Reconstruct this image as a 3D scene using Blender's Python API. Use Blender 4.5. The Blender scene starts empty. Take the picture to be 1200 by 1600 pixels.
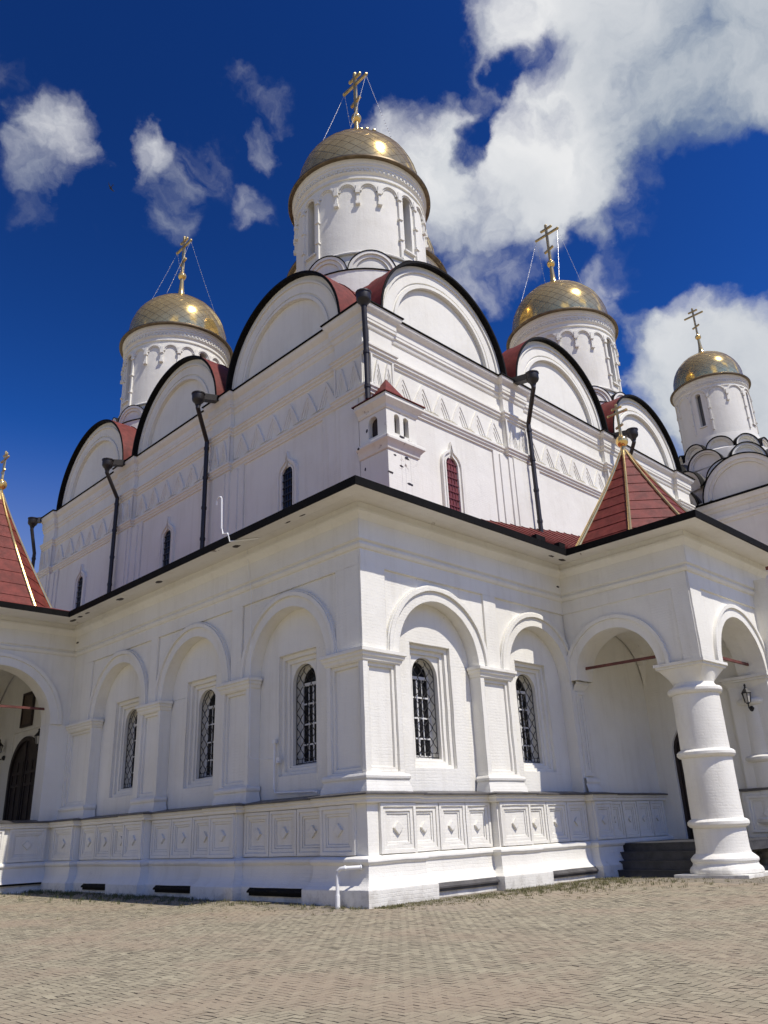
import bpy, bmesh, math, random
from math import sin, cos, pi, radians as rad, sqrt, atan2
from mathutils import Vector, Matrix
from mathutils import noise as mnoise
random.seed(7)
sc = bpy.context.scene
COL = sc.collection

# ------------------------------------------------------------------ camera
CAM = Vector((-14.2687, -15.2722, 1.6))
YAW, PITCH, ROLL, FPX = rad(44.99896), rad(21.60832), rad(-2.45352), 1264.53
fwd = Vector((cos(YAW)*cos(PITCH), sin(YAW)*cos(PITCH), sin(PITCH)))
rt = Vector((sin(YAW), -cos(YAW), 0)); up = rt.cross(fwd)
c_, s_ = cos(ROLL), sin(ROLL)
rt, up = c_*rt + s_*up, -s_*rt + c_*up
cd = bpy.data.cameras.new('camera'); cam = bpy.data.objects.new('camera', cd); COL.objects.link(cam)
cam.matrix_world = Matrix(((rt.x, up.x, -fwd.x, CAM.x), (rt.y, up.y, -fwd.y, CAM.y), (rt.z, up.z, -fwd.z, CAM.z), (0, 0, 0, 1)))
cd.sensor_fit = 'VERTICAL'; cd.sensor_height = 36.0; cd.sensor_width = 27.0; cd.lens = 36.0*FPX/1600
cd.clip_end = 3000; cd.clip_start = 0.05
sc.camera = cam
def skyray(x, y):
    return (fwd + rt*((x-600)/FPX) + up*((800-y)/FPX)).normalized()

# ------------------------------------------------------------------ light, sky, exposure
SUNV = Vector((0.14, -1.0, 1.62)).normalized()
SUN_EL = math.asin(SUNV.z)
sl = bpy.data.lights.new('sun', 'SUN'); sl.energy = 4.8; sl.angle = rad(0.5); sl.color = (1.0, 0.95, 0.875)
so = bpy.data.objects.new('sun', sl); COL.objects.link(so)
so.rotation_euler = (-SUNV).to_track_quat('-Z', 'Y').to_euler(); so.location = (0, -40, 60)
sc.view_settings.view_transform = 'Standard'; sc.view_settings.look = 'None'
sc.view_settings.exposure = 0.0; sc.view_settings.gamma = 1.0; sc.view_settings.use_curve_mapping = False

class NT:
    """small helper to wire shader nodes"""
    def __init__(s, tree): s.t = tree; s.n = tree.nodes; s.l = tree.links
    def new(s, typ, **kw):
        nd = s.n.new(typ)
        for k, v in kw.items(): setattr(nd, k, v)
        return nd
    def link(s, a, b): s.l.new(a, b)
    def put(s, sock, v):
        if hasattr(v, 'is_output') or isinstance(v, bpy.types.NodeSocket): s.l.new(v, sock)
        else: sock.default_value = v
    def math(s, op, a, b=None, c=None, clamp=False):
        nd = s.n.new('ShaderNodeMath'); nd.operation = op; nd.use_clamp = clamp
        s.put(nd.inputs[0], a)
        if b is not None: s.put(nd.inputs[1], b)
        if c is not None: s.put(nd.inputs[2], c)
        return nd.outputs[0]
    def vmath(s, op, a, b=None):
        nd = s.n.new('ShaderNodeVectorMath'); nd.operation = op
        s.put(nd.inputs[0], a)
        if b is not None: s.put(nd.inputs[1], b)
        return nd.outputs['Value'] if op in ('DOT_PRODUCT', 'LENGTH') else nd.outputs[0]
    def maprange(s, v, a, b, c=0.0, d=1.0, smooth=True):
        nd = s.n.new('ShaderNodeMapRange'); nd.interpolation_type = 'SMOOTHSTEP' if smooth else 'LINEAR'
        s.put(nd.inputs['Value'], v)
        nd.inputs['From Min'].default_value = a; nd.inputs['From Max'].default_value = b
        nd.inputs['To Min'].default_value = c; nd.inputs['To Max'].default_value = d
        return nd.outputs[0]
    def noise(s, vec, scale, detail=4, rough=0.55, dist=0.0):
        nd = s.n.new('ShaderNodeTexNoise'); s.put(nd.inputs['Vector'], vec)
        nd.inputs['Scale'].default_value = scale; nd.inputs['Detail'].default_value = detail
        nd.inputs['Roughness'].default_value = rough; nd.inputs['Distortion'].default_value = dist
        return nd
    def mix(s, f, a, b):
        nd = s.n.new('ShaderNodeMix'); nd.data_type = 'RGBA'
        s.put(nd.inputs[0], f); s.put(nd.inputs[6], a); s.put(nd.inputs[7], b)
        return nd.outputs[2]

w = bpy.data.worlds.new('World'); sc.world = w; w.use_nodes = True
T = NT(w.node_tree); T.n.clear()
sky = T.new('ShaderNodeTexSky', sky_type='NISHITA', sun_disc=False)
sky.sun_elevation = SUN_EL; sky.sun_rotation = atan2(SUNV.x, SUNV.y)
sky.altitude = 0; sky.air_density = 1.0; sky.dust_density = 0.0; sky.ozone_density = 6.0
# clear, deep northern blue: the sky's own gradient with more saturation
deep = T.new('ShaderNodeGamma'); deep.inputs[1].default_value = 2.5; T.link(T.vmath('MULTIPLY', sky.outputs[0], (.1, .1, .1)), deep.inputs[0])
skyc = T.vmath('MULTIPLY', deep.outputs[0], (51.0, 66.0, 51.5))
sz_ = T.new('ShaderNodeSeparateXYZ'); T.link(T.new('ShaderNodeTexCoord').outputs['Generated'], sz_.inputs[0])
skyc = T.mix(T.maprange(sz_.outputs[2], .10, .46, 1.0, 0.0), skyc, (3.0, 2.85, 2.5, 1))     # pale band low over the horizon
bg1 = T.new('ShaderNodeBackground'); T.link(skyc, bg1.inputs[0]); bg1.inputs[1].default_value = 0.10
dirv = T.new('ShaderNodeTexCoord').outputs['Generated']
dirn = T.vmath('NORMALIZE', dirv)
warp1 = T.noise(dirn, 7.0, 4, .6); warp2 = T.noise(dirn, 22.0, 5, .65)
def centred(nd, k):
    v = T.vmath('SUBTRACT', nd.outputs['Color'], (.5, .5, .5)); q = T.vmath('SCALE', v); q.node.inputs['Scale'].default_value = k; return q
dirw = T.vmath('NORMALIZE', T.vmath('ADD', dirn, T.vmath('ADD', centred(warp1, .11), centred(warp2, .04))))
BLOBS = [  # direction given by where it stands in the sky, angular size in photo pixels, weight
 (80,205,46,.50),(60,255,42,.46),(122,248,38,.40),(75,315,44,.24),(140,290,36,.20),(245,245,34,.52),(262,285,38,.40),(265,335,36,.30),(390,140,30,.30),(435,175,34,.26),(405,222,26,.42),(-14,95,30,.22),(385,315,24,.28),(120,320,50,.22),(330,260,40,.2),
 (655,210,62,.95),(690,262,70,.95),(680,330,60,.85),(760,320,65,.8),(830,300,75,.9),(735,75,38,.46),(765,120,42,.46),(745,160,30,.4),(800,40,65,.62),(860,20,90,.8),(950,50,105,.92),(900,150,72,.95),(860,230,70,.95),(930,240,85,.95),(985,190,70,.85),(1070,70,120,.9),(1170,50,110,.9),(1120,170,62,.75),(1160,215,36,.4),(1000,300,58,.7),(950,330,52,.6),(1000,380,42,.36),(760,450,52,.40),(800,420,40,.3),(975,440,45,.3),(960,500,52,.36),(700,390,40,.35),
 (1085,560,62,.95),(1125,520,62,.9),(1180,560,80,.95),(1100,640,75,.9),(1190,660,90,.9),(1040,600,48,.7),(1010,530,38,.45),(1220,540,70,.9),(1040,510,30,.35)]
HOLES = [(795,110,24,.45),(742,232,26,.6),(852,98,36,.50),(880,200,22,.2),(820,200,20,.2),(905,385,34,.25),(1110,330,95,.5),(1190,450,45,.4),(620,80,80,.5),(560,330,60,.3),(1085,250,40,.3),(1010,470,25,.2)]
def blobfield(lst, vec=None):
    acc = None
    for x, y, r, wt in lst:
        a = math.atan(r/FPX*0.93)
        d = T.vmath('DOT_PRODUCT', dirw if vec is None else vec, skyray(x, y))
        v = T.maprange(d, cos(a*1.75), cos(a*0.2), 0.0, wt)
        acc = v if acc is None else T.math('MAXIMUM', acc, v)
    return acc
bf = T.math('SUBTRACT', blobfield(BLOBS), blobfield(HOLES))
# clouds added over the unseen rest of the sky, for fill light and reflections
rest = T.noise(dirw, 2.6, 3, .5); restf = T.maprange(rest.outputs[0], .53, .71, 0.0, .8)
away = T.maprange(T.vmath('DOT_PRODUCT', dirn, skyray(600, 500)), cos(rad(38)), cos(rad(50)), 0.0, 1.0)
bf = T.math('MAXIMUM', bf, T.math('MULTIPLY', restf, away))
n1 = T.noise(dirw, 10.0, 12, .60, .15); n2 = T.noise(dirn, 3.6, 3, .5)
tex = T.math('MULTIPLY', T.math('SUBTRACT', n1.outputs[0], .5), 1.35)
dens = T.math('ADD', bf, tex)
gate = T.maprange(bf, .02, .30, 0.0, 1.0)      # texture only matters where there is some cloud
alpha = T.math('MULTIPLY', T.maprange(dens, .12, .88, 0.0, 1.0), gate)
core = T.maprange(dens, .45, 1.10, 0.0, 1.0)
GREY = [(1130,110,140,1.0),(1000,40,85,.75),(1190,60,110,1.0),(1050,200,70,.6),(1150,650,120,.8),(820,345,60,.45),(1190,200,60,.7),(980,560,70,.5),(720,365,60,.45),(960,335,60,.5),(70,330,60,.5),(265,350,60,.5)]
gf = T.math('MULTIPLY', blobfield(GREY), T.maprange(n2.outputs[0], .3, .6, .8, 1.0))
n3 = T.noise(dirw, 11.0, 6, .6, .2)
gf = T.math('MAXIMUM', gf, T.maprange(n3.outputs[0], .45, .68, 0.0, .40))
ccol = T.mix(gf, (0.80, 0.81, 0.83, 1), (0.22, 0.295, 0.40, 1))
ccol = T.mix(T.math('MULTIPLY', core, .45), ccol, (0.96, 0.96, 0.96, 1))
bg2 = T.new('ShaderNodeBackground'); T.link(ccol, bg2.inputs[0]); bg2.inputs[1].default_value = 0.95
ms = T.new('ShaderNodeMixShader'); T.link(alpha, ms.inputs[0]); T.link(bg1.outputs[0], ms.inputs[1]); T.link(bg2.outputs[0], ms.inputs[2])
ow = T.new('ShaderNodeOutputWorld'); T.link(ms.outputs[0], ow.inputs[0])

# ------------------------------------------------------------------ materials
def newmat(name):
    m = bpy.data.materials.new(name); m.use_nodes = True
    t = NT(m.node_tree); b = t.n['Principled BSDF']
    return m, t, b
def wallcoords(t):
    g = t.new('ShaderNodeNewGeometry')
    sp = t.new('ShaderNodeSeparateXYZ'); t.link(g.outputs['Position'], sp.inputs[0])
    sn = t.new('ShaderNodeSeparateXYZ'); t.link(g.outputs['True Normal'], sn.inputs[0])
    ax = t.math('ABSOLUTE', sn.outputs[0]); ay = t.math('ABSOLUTE', sn.outputs[1])
    sel = t.math('GREATER_THAN', ax, ay)
    u = t.math('ADD', t.math('MULTIPLY', sp.outputs[1], sel), t.math('MULTIPLY', sp.outputs[0], t.math('SUBTRACT', 1.0, sel)))
    cx = t.new('ShaderNodeCombineXYZ'); t.link(u, cx.inputs[0]); t.link(sp.outputs[2], cx.inputs[1])
    return g, sp, cx.outputs[0]
def plaster(name, col=(0.80, 0.777, 0.700), brick=0.36, stains=0.0, rough=0.9, bev=0.026, lump=0.6):
    m, t, b = newmat(name)
    g, sp, uv = wallcoords(t)
    pos = g.outputs['Position']
    wob = t.noise(pos, 1.1, 3)
    uvw = t.vmath('ADD', uv, t.vmath('SCALE', wob.outputs[1], None))
    sc_ = uvw.node.inputs[1].links[0].from_node; sc_.inputs['Scale'].default_value = 0.06
    br = t.new('ShaderNodeTexBrick'); t.link(uvw, br.inputs['Vector'])
    br.inputs['Scale'].default_value = 1.0; br.inputs['Brick Width'].default_value = .27; br.inputs['Row Height'].default_value = .085
    br.inputs['Mortar Size'].default_value = .009; br.inputs['Mortar Smooth'].default_value = .6
    br.inputs['Color1'].default_value = (1, 1, 1, 1); br.inputs['Color2'].default_value = (.80, .80, .80, 1); br.inputs['Mortar'].default_value = (.25, .25, .25, 1)
    fine = t.noise(pos, 22, 4, .6); big = t.noise(pos, 2.2, 4, .6); huge = t.noise(pos, .35, 4, .6)
    vis = t.maprange(t.noise(pos, .8, 3).outputs[0], .35, .65, .25, 1.0)
    sepb = t.new('ShaderNodeSeparateColor'); t.link(br.outputs['Color'], sepb.inputs[0])
    h = t.math('ADD', t.math('MULTIPLY', t.math('MULTIPLY', sepb.outputs[0], vis), brick), t.math('MULTIPLY', fine.outputs[0], .55))
    h = t.math('ADD', h, t.math('MULTIPLY', big.outputs[0], lump*2.2))
    bp = t.new('ShaderNodeBump'); bp.inputs['Strength'].default_value = .75; bp.inputs['Distance'].default_value = .016
    t.link(h, bp.inputs['Height'])
    if bev:
        bv = t.new('ShaderNodeBevel'); bv.samples = 3; bv.inputs['Radius'].default_value = bev
        t.link(bv.outputs[0], bp.inputs['Normal'])
    t.link(bp.outputs[0], b.inputs['Normal'])
    # whitewash is uneven: thin, patchy coats and rain streaks
    st = t.new('ShaderNodeMapping'); st.inputs['Scale'].default_value = (2.2, 2.2, .16); t.link(pos, st.inputs[0])
    streak = t.noise(st.outputs[0], 1.6, 5, .65)
    dark = tuple(c*.86*k for c, k in zip(col, (1, .985, .955)))
    f = t.math('ADD', t.math('MULTIPLY', t.maprange(streak.outputs[0], .48, .72, 0, 1), .42), t.math('MULTIPLY', t.maprange(huge.outputs[0], .4, .68, 0, 1), .50))
    f = t.math('ADD', f, t.math('MULTIPLY', t.maprange(fine.outputs[0], .5, .75, 0, 1), .18))
    c = t.mix(f, (*col, 1), (*dark, 1))
    gr = t.noise(pos, 2.6, 6, .7); low = t.maprange(sp.outputs[2], .05, .75, .26, -.12, False)
    k0 = t.maprange(t.math('ADD', gr.outputs[0], low), .60, .86, 0, .55)
    c = t.mix(k0, c, (.40, .37, .31, 1))
    chip = t.noise(pos, 6.5, 6, .72); patch = t.noise(pos, .7, 3)
    k1 = t.maprange(t.math('ADD', chip.outputs[0], t.math('MULTIPLY', t.math('SUBTRACT', patch.outputs[0], .5), .5)), .715, .765, 0, .55)
    c = t.mix(k1, c, (.50, .46, .40, 1))
    if stains:
        s1 = t.noise(pos, 1.7, 7, .68, .4); s2 = t.noise(pos, .55, 2)
        k = t.math('ADD', s1.outputs[0], t.math('MULTIPLY', t.math('SUBTRACT', s2.outputs[0], .5), .5))
        k = t.maprange(k, .70-stains*.1, .78-stains*.1, 0, .85)
        c = t.mix(k, c, (.16, .11, .085, 1))
    t.link(c, b.inputs['Base Color']); b.inputs['Roughness'].default_value = rough
    b.inputs['Specular IOR Level'].default_value = .25
    return m
def metal(name, col, rough=.4, met=0.0, var=.25, bump=.3, seam=None):
    m, t, b = newmat(name)
    g = t.new('ShaderNodeNewGeometry'); pos = g.outputs['Position']
    n = t.noise(pos, 3.0, 5, .6); n2 = t.noise(pos, 30, 3)
    d = tuple(c*(1-var) for c in col); l = tuple(min(1, c*(1+var)) for c in col)
    t.link(t.mix(t.maprange(n.outputs[0], .3, .7, 0, 1), (*d, 1), (*l, 1)), b.inputs['Base Color'])
    b.inputs['Metallic'].default_value = met
    t.link(t.maprange(n2.outputs[0], .2, .8, rough*.8, min(1, rough*1.25)), b.inputs['Roughness'])
    bp = t.new('ShaderNodeBump'); bp.inputs['Strength'].default_value = bump; bp.inputs['Distance'].default_value = .01
    t.link(n.outputs[0], bp.inputs['Height']); t.link(bp.outputs[0], b.inputs['Normal'])
    return m
M = {}
M['white'] = plaster('whitewashed_brick')
M['white_worn'] = plaster('worn_whitewash', stains=.55)
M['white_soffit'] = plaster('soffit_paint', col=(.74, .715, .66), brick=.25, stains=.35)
M['white_drum'] = plaster('whitewashed_drum', brick=.32, bev=0.015)
M['red'] = metal('red_roof_metal', (.145, .030, .023), .6, 0, .25, .4); M['red'].node_tree.nodes['Principled BSDF'].inputs['Specular IOR Level'].default_value = .2
M['black'] = metal('black_roof_edge', (.006, .0055, .005), .75, 0, .3, .2); M['black'].node_tree.nodes['Principled BSDF'].inputs['Specular IOR Level'].default_value = .15
M['brownpipe'] = metal('dark_brown_pipe', (.015, .011, .010), .45, 0, .3, .3)
M['gold'] = metal('gilded_metal', (.93, .64, .23), .13, .76, .10, .12)
M['gold_dull'] = metal('dull_gilding', (.60, .46, .20), .34, .65, .2, .3)
M['eave'] = metal('weathered_eave_metal', (.17, .125, .07), .40, .6, .25, .3)
M['ledge'] = metal('dark_tin_ledge', (.075, .07, .068), .45, 0, .3, .4)
M['iron'] = metal('black_iron', (.012, .011, .011), .5, 0, .2, .2)
M['granite'] = metal('dark_granite', (.045, .044, .046), .55, 0, .35, .2)
M['sash'] = metal('white_sash_paint', (.74, .73, .70), .5, 0, .08, .2)
M['pvc'] = metal('white_plastic_pipe', (.78, .78, .76), .4, 0, .05, .1)
M['wood'] = metal('dark_door_wood', (.022, .013, .010), .55, 0, .35, .5)
M['redrod'] = metal('painted_tie_rod', (.12, .035, .025), .6, 0, .3, .2)
M['shutter'] = metal('red_window_bars', (.16, .035, .035), .55, 0, .25, .2)
M['lens'] = metal('lantern_glass', (.45, .43, .38), .12, 0, .1, .1)
M['chain'] = metal('bright_chain', (.55, .54, .52), .40, .9, .05, .1)
m, t, b = newmat('dark_window_glass'); b.inputs['Base Color'].default_value = (.010, .010, .012, 1); b.inputs['Roughness'].default_value = .12; b.inputs['Specular IOR Level'].default_value = .25
M['glass'] = m
m, t, b = newmat('dim_window'); b.inputs['Base Color'].default_value = (.09, .095, .10, 1); b.inputs['Roughness'].default_value = .35
M['dimglass'] = m
m, t, b = newmat('bird_feathers'); b.inputs['Base Color'].default_value = (.02, .02, .022, 1); M['bird'] = m
m, t, b = newmat('old_icon_paint')
g = t.new('ShaderNodeNewGeometry'); n = t.noise(g.outputs['Position'], 4, 3)
t.link(t.mix(n.outputs[0], (.03, .022, .016, 1), (.10, .06, .035, 1)), b.inputs['Base Color']); M['icon'] = m
# paving: colour varies brick by brick
m, t, b = newmat('paving_bricks')
at = t.new('ShaderNodeAttribute', attribute_name='tone'); g = t.new('ShaderNodeNewGeometry'); pos = g.outputs['Position']
n = t.noise(pos, .35, 5, .6); n2 = t.noise(pos, 45, 3, .6)
c = t.mix(t.maprange(at.outputs['Fac'], .2, 1.0, 0, 1, False), (.24, .204, .138, 1), (.375, .33, .222, 1))
c = t.mix(t.maprange(at.outputs['Fac'], .0, .15, 1, 0, False), c, (.095, .083, .060, 1))
c = t.mix(t.maprange(n.outputs[0], .42, .66, 0, .7), c, (.33, .255, .175, 1))
c = t.mix(t.maprange(n2.outputs[0], .45, .75, 0, .35), c, (.11, .10, .085, 1))
du = t.new('ShaderNodeAttribute', attribute_name='dust'); nd_ = t.noise(pos, 5.0, 5, .65)
c = t.mix(t.maprange(t.math('ADD', du.outputs['Fac'], t.math('MULTIPLY', t.math('SUBTRACT', nd_.outputs[0], .5), .9)), .25, .75, 0, .92), c, (.30, .25, .18, 1))
t.link(c, b.inputs['Base Color']); b.inputs['Roughness'].default_value = .9; b.inputs['Specular IOR Level'].default_value = .25
bp = t.new('ShaderNodeBump'); bp.inputs['Strength'].default_value = .5; bp.inputs['Distance'].default_value = .006
t.link(n2.outputs[0], bp.inputs['Height']); t.link(bp.outputs[0], b.inputs['Normal']); M['paver'] = m
def earth(name, a, bcol, cc):
    m, t, b = newmat(name)
    g = t.new('ShaderNodeNewGeometry'); pos = g.outputs['Position']
    n = t.noise(pos, 1.3, 6, .65); n2 = t.noise(pos, 26, 4, .65)
    c = t.mix(t.maprange(n.outputs[0], .35, .65, 0, 1), (*a, 1), (*bcol, 1))
    c = t.mix(t.maprange(n2.outputs[0], .5, .7, 0, .8), c, (*cc, 1))
    t.link(c, b.inputs['Base Color']); b.inputs['Roughness'].default_value = .95
    bp = t.new('ShaderNodeBump'); bp.inputs['Strength'].default_value = .8; bp.inputs['Distance'].default_value = .02
    t.link(n2.outputs[0], bp.inputs['Height']); t.link(bp.outputs[0], b.inputs['Normal'])
    return m
M['joint'] = earth('sandy_joints', (.31, .275, .195), (.37, .33, .235), (.20, .175, .12))
M['sand'] = earth('sandy_soil', (.25, .21, .155), (.20, .17, .12), (.12, .11, .07))
m, t, b = newmat('dry_grass'); at = t.new('ShaderNodeAttribute', attribute_name='tone')
t.link(t.mix(at.outputs['Fac'], (.045, .075, .018, 1), (.20, .165, .07, 1)), b.inputs['Base Color']); b.inputs['Roughness'].default_value = .8
M['grass'] = m

# ------------------------------------------------------------------ mesh helpers
class MB:
    def __init__(s): s.v = []; s.f = []
    def face(s, pts):
        i = len(s.v); s.v.extend(tuple(p) for p in pts); s.f.append(tuple(range(i, i+len(pts))))
    def grid(s, rows):      # rows of points, shared vertices
        i = len(s.v); nc = len(rows[0])
        for r in rows: s.v.extend(tuple(p) for p in r)
        for a in range(len(rows)-1):
            for c in range(nc-1):
                s.f.append((i+a*nc+c, i+a*nc+c+1, i+(a+1)*nc+c+1, i+(a+1)*nc+c))
    def box(s, m, u0, u1, d0, d1, z0, z1, nu=1):
        us = [u0+(u1-u0)*k/nu for k in range(nu+1)]
        for k in range(nu):
            a, b = us[k], us[k+1]
            s.face([m(a,d1,z0), m(b,d1,z0), m(b,d1,z1), m(a,d1,z1)])
            s.face([m(a,d0,z1), m(b,d0,z1), m(b,d1,z1), m(a,d1,z1)])
            s.face([m(a,d0,z0), m(b,d0,z0), m(b,d1,z0), m(a,d1,z0)])
            s.face([m(a,d0,z0), m(b,d0,z0), m(b,d0,z1), m(a,d0,z1)])
        for a in (u0, u1): s.face([m(a,d0,z0), m(a,d1,z0), m(a,d1,z1), m(a,d0,z1)])
    def rect(s, m, u0, u1, z0, z1, d, nu=1):
        us = [u0+(u1-u0)*k/nu for k in range(nu+1)]
        for k in range(nu): s.face([m(us[k],d,z0), m(us[k+1],d,z0), m(us[k+1],d,z1), m(us[k],d,z1)])
    def arches(s, m, u0, u1, z0, z1, ops, d, n=20, du=None):
        def span(a, b, za, zb):
            if b-a > 1e-6 and zb-za > 1e-6: s.rect(m, a, b, za, zb, d, 1 if not du else max(1, int((b-a)/du+.99)))
        cur = u0
        for uc, r, zs, zb in ops:
            span(cur, uc-r, z0, z1)
            span(uc-r, uc+r, z0, zb)
            p = [(uc+r*cos(pi-pi*k/n), zs+r*sin(pi-pi*k/n)) for k in range(n+1)]
            for k in range(n):
                (a, za), (b, zb2) = p[k], p[k+1]
                s.face([m(a,d,za), m(b,d,zb2), m(b,d,z1), m(a,d,z1)])
            cur = uc+r
        span(cur, u1, z0, z1)
    def reveal(s, m, op, d0, d1, n=20, sill=True):
        uc, r, zs, zb = op
        for sg in (-1, 1):
            if zs > zb: s.face([m(uc+sg*r,d0,zb), m(uc+sg*r,d1,zb), m(uc+sg*r,d1,zs), m(uc+sg*r,d0,zs)])
        p = [(uc+r*cos(pi*k/n), zs+r*sin(pi*k/n)) for k in range(n+1)]
        s.grid([[m(a,d0,z) for a, z in p], [m(a,d1,z) for a, z in p]])
        if sill: s.face([m(uc-r,d0,zb), m(uc+r,d0,zb), m(uc+r,d1,zb), m(uc-r,d1,zb)])
    def archfill(s, m, op, d, n=20):
        uc, r, zs, zb = op
        p = [(uc+r*cos(pi-pi*k/n), zs+r*sin(pi-pi*k/n)) for k in range(n+1)]
        for k in range(n):
            (a, za), (b, z2) = p[k], p[k+1]
            s.face([m(a,d,zb), m(b,d,zb), m(b,d,z2), m(a,d,za)])
    def ring(s, m, uc, zc, r0, r1, d0, d1, a0=0.0, a1=pi, n=28, ends=True):
        A = [a0+(a1-a0)*k/n for k in range(n+1)]
        P = lambda r, d: [m(uc+r*cos(a), d, zc+r*sin(a)) for a in A]
        s.grid([P(r0,d0), P(r0,d1), P(r1,d1), P(r1,d0)])
        s.grid([P(r0,d0), P(r1,d0)])
        if ends:
            for a in (a0, a1): s.face([m(uc+r*cos(a), d, zc+r*sin(a)) for r, d in ((r0,d0),(r0,d1),(r1,d1),(r1,d0))])
    def halfdisc(s, m, uc, zc, r, d, n=28):
        p = [(uc+r*cos(pi-pi*k/n), zc+r*sin(pi-pi*k/n)) for k in range(n+1)]
        for k in range(n):
            (a, za), (b, z2) = p[k], p[k+1]
            if k == 0: s.face([m(a,d,zc), m(b,d,zc), m(b,d,z2)])
            elif k == n-1: s.face([m(a,d,zc), m(b,d,zc), m(a,d,za)])
            else: s.face([m(a,d,zc), m(b,d,zc), m(b,d,z2), m(a,d,za)])
    def band(s, m, outer, inner, d0, d1):
        s.grid([[m(u,d0,z) for u, z in outer], [m(u,d1,z) for u, z in outer], [m(u,d1,z) for u, z in inner], [m(u,d0,z) for u, z in inner]])
        for k in (0, -1): s.face([m(outer[k][0],d0,outer[k][1]), m(outer[k][0],d1,outer[k][1]), m(inner[k][0],d1,inner[k][1]), m(inner[k][0],d0,inner[k][1])])
    def sweep(s, m, path, prof, closed=False, caps=False, seg=None):
        n = len(path); rows = []
        for i in range(n):
            def dirn(a, b):
                v = Vector((path[b][0]-path[a][0], path[b][1]-path[a][1])); v.normalize(); return v
            if closed: t1, t2 = dirn(i-1, i), dirn(i, (i+1) % n)
            else: t1 = dirn(i-1, i) if i > 0 else dirn(i, i+1); t2 = dirn(i, i+1) if i < n-1 else t1
            n1 = Vector((-t1.y, t1.x)); n2 = Vector((-t2.y, t2.x))
            k = (n1+n2)/max(.2, 1+n1.dot(n2))
            rows.append([m(path[i][0]+k.x*o, path[i][1]+k.y*o, z) for o, z in prof])
        if closed: rows.append(rows[0])
        if seg: rows = rows[seg[0]:seg[1]+1]
        s.grid(rows)
        if caps:
            s.face(rows[0]); s.face(rows[-1])
    def lathe(s, cx, cy, prof, n=48, a0=0.0, a1=2*pi):
        A = [a0+(a1-a0)*k/n for k in range(n+1)]
        s.grid([[(cx+r*cos(a), cy+r*sin(a), z) for a in A] for r, z in prof])
    def tube(s, pts, r, n=8, caps=True):
        pts = [Vector(p) for p in pts]; rows = []
        for i, p in enumerate(pts):
            t = ((pts[i]-pts[i-1]).normalized() if i > 0 else Vector()) + ((pts[i+1]-pts[i]).normalized() if i < len(pts)-1 else Vector())
            t.normalize()
            a = t.cross(Vector((.13, .27, 1)) if abs(t.z) < .9 else Vector((1, .2, .1))).normalized(); b = t.cross(a)
            rr = r[i] if isinstance(r, (list, tuple)) else r
            rows.append([p+a*rr*cos(2*pi*k/n)+b*rr*sin(2*pi*k/n) for k in range(n+1)])
        s.grid(rows)
        if caps: s.face(rows[0][:-1]); s.face(rows[-1][:-1])
    def sphere(s, c, r, n=12, k=8, sz=1.0):
        s.lathe(c[0], c[1], [(max(1e-4, r*sin(pi*i/k)), c[2]-r*sz*cos(pi*i/k)) for i in range(k+1)], n)
    def bar(s, p0, p1, wx, wy):
        p0, p1 = Vector(p0), Vector(p1); t = (p1-p0).normalized()
        a = t.cross(Vector((0, 0, 1)) if abs(t.z) < .9 else Vector((1, 0, 0))).normalized(); b = t.cross(a)
        q = lambda p: [p+a*wx+b*wy, p-a*wx+b*wy, p-a*wx-b*wy, p+a*wx-b*wy]
        A, B = q(p0), q(p1)
        s.face(A); s.face(B)
        for i in range(4): s.face([A[i], A[(i+1) % 4], B[(i+1) % 4], B[i]])
    def build(s, name, mat, parent=None, smooth=30, loc=None, rotz=0.0, weld=True):
        uneven = mat == 'white' and parent is not None and (parent.name.startswith(('gallery', 'entrance_porch', 'column')))
        me = bpy.data.meshes.new(name); me.from_pydata(s.v, [], s.f)
        bm = bmesh.new(); bm.from_mesh(me)
        if weld: bmesh.ops.remove_doubles(bm, verts=bm.verts, dist=2e-4)
        if uneven:
            for _ in range(3):
                long = [e for e in bm.edges if e.calc_length() > .45]
                if not long: break
                bmesh.ops.subdivide_edges(bm, edges=long, cuts=1, use_grid_fill=True)
            for v in bm.verts:
                p = v.co; v.co = p+mnoise.noise_vector(p*1.7)*.011+mnoise.noise_vector(p*5.0)*.005
        bad = [f for f in bm.faces if f.calc_area() < 1e-7]
        if bad: bmesh.ops.delete(bm, geom=bad, context='FACES_ONLY')
        bmesh.ops.recalc_face_normals(bm, faces=bm.faces)
        if smooth:
            for f in bm.faces: f.smooth = True
            for e in bm.edges: e.smooth = len(e.link_faces) == 2 and e.calc_face_angle(9) < rad(smooth)
        bm.to_mesh(me); bm.free()
        me.materials.append(M[mat] if isinstance(mat, str) else mat)
        o = bpy.data.objects.new(name, me); COL.objects.link(o)
        attach(o, parent)
        if loc is not None: o.location = loc; o.rotation_euler = (0, 0, rotz)
        return o
WORLD = {}
def attach(o, parent):
    """parent o; its own coordinates stay world coordinates"""
    if parent is None: return
    o.parent = parent
    base = WORLD.get(parent.name)
    if base is not None: o.matrix_parent_inverse = Matrix.Translation(-base)
def thing(name, loc, label, cat, group=None):
    o = bpy.data.objects.new(name, None); COL.objects.link(o); o.location = loc; o.empty_display_size = .3
    WORLD[o.name] = Vector(loc)
    tag(o, label, cat, group); return o
def tag(o, label, cat, group=None):
    o['label'] = label; o['category'] = cat
    if group: o['group'] = group
    return o
def structure(o): o['kind'] = 'structure'; return o
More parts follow.
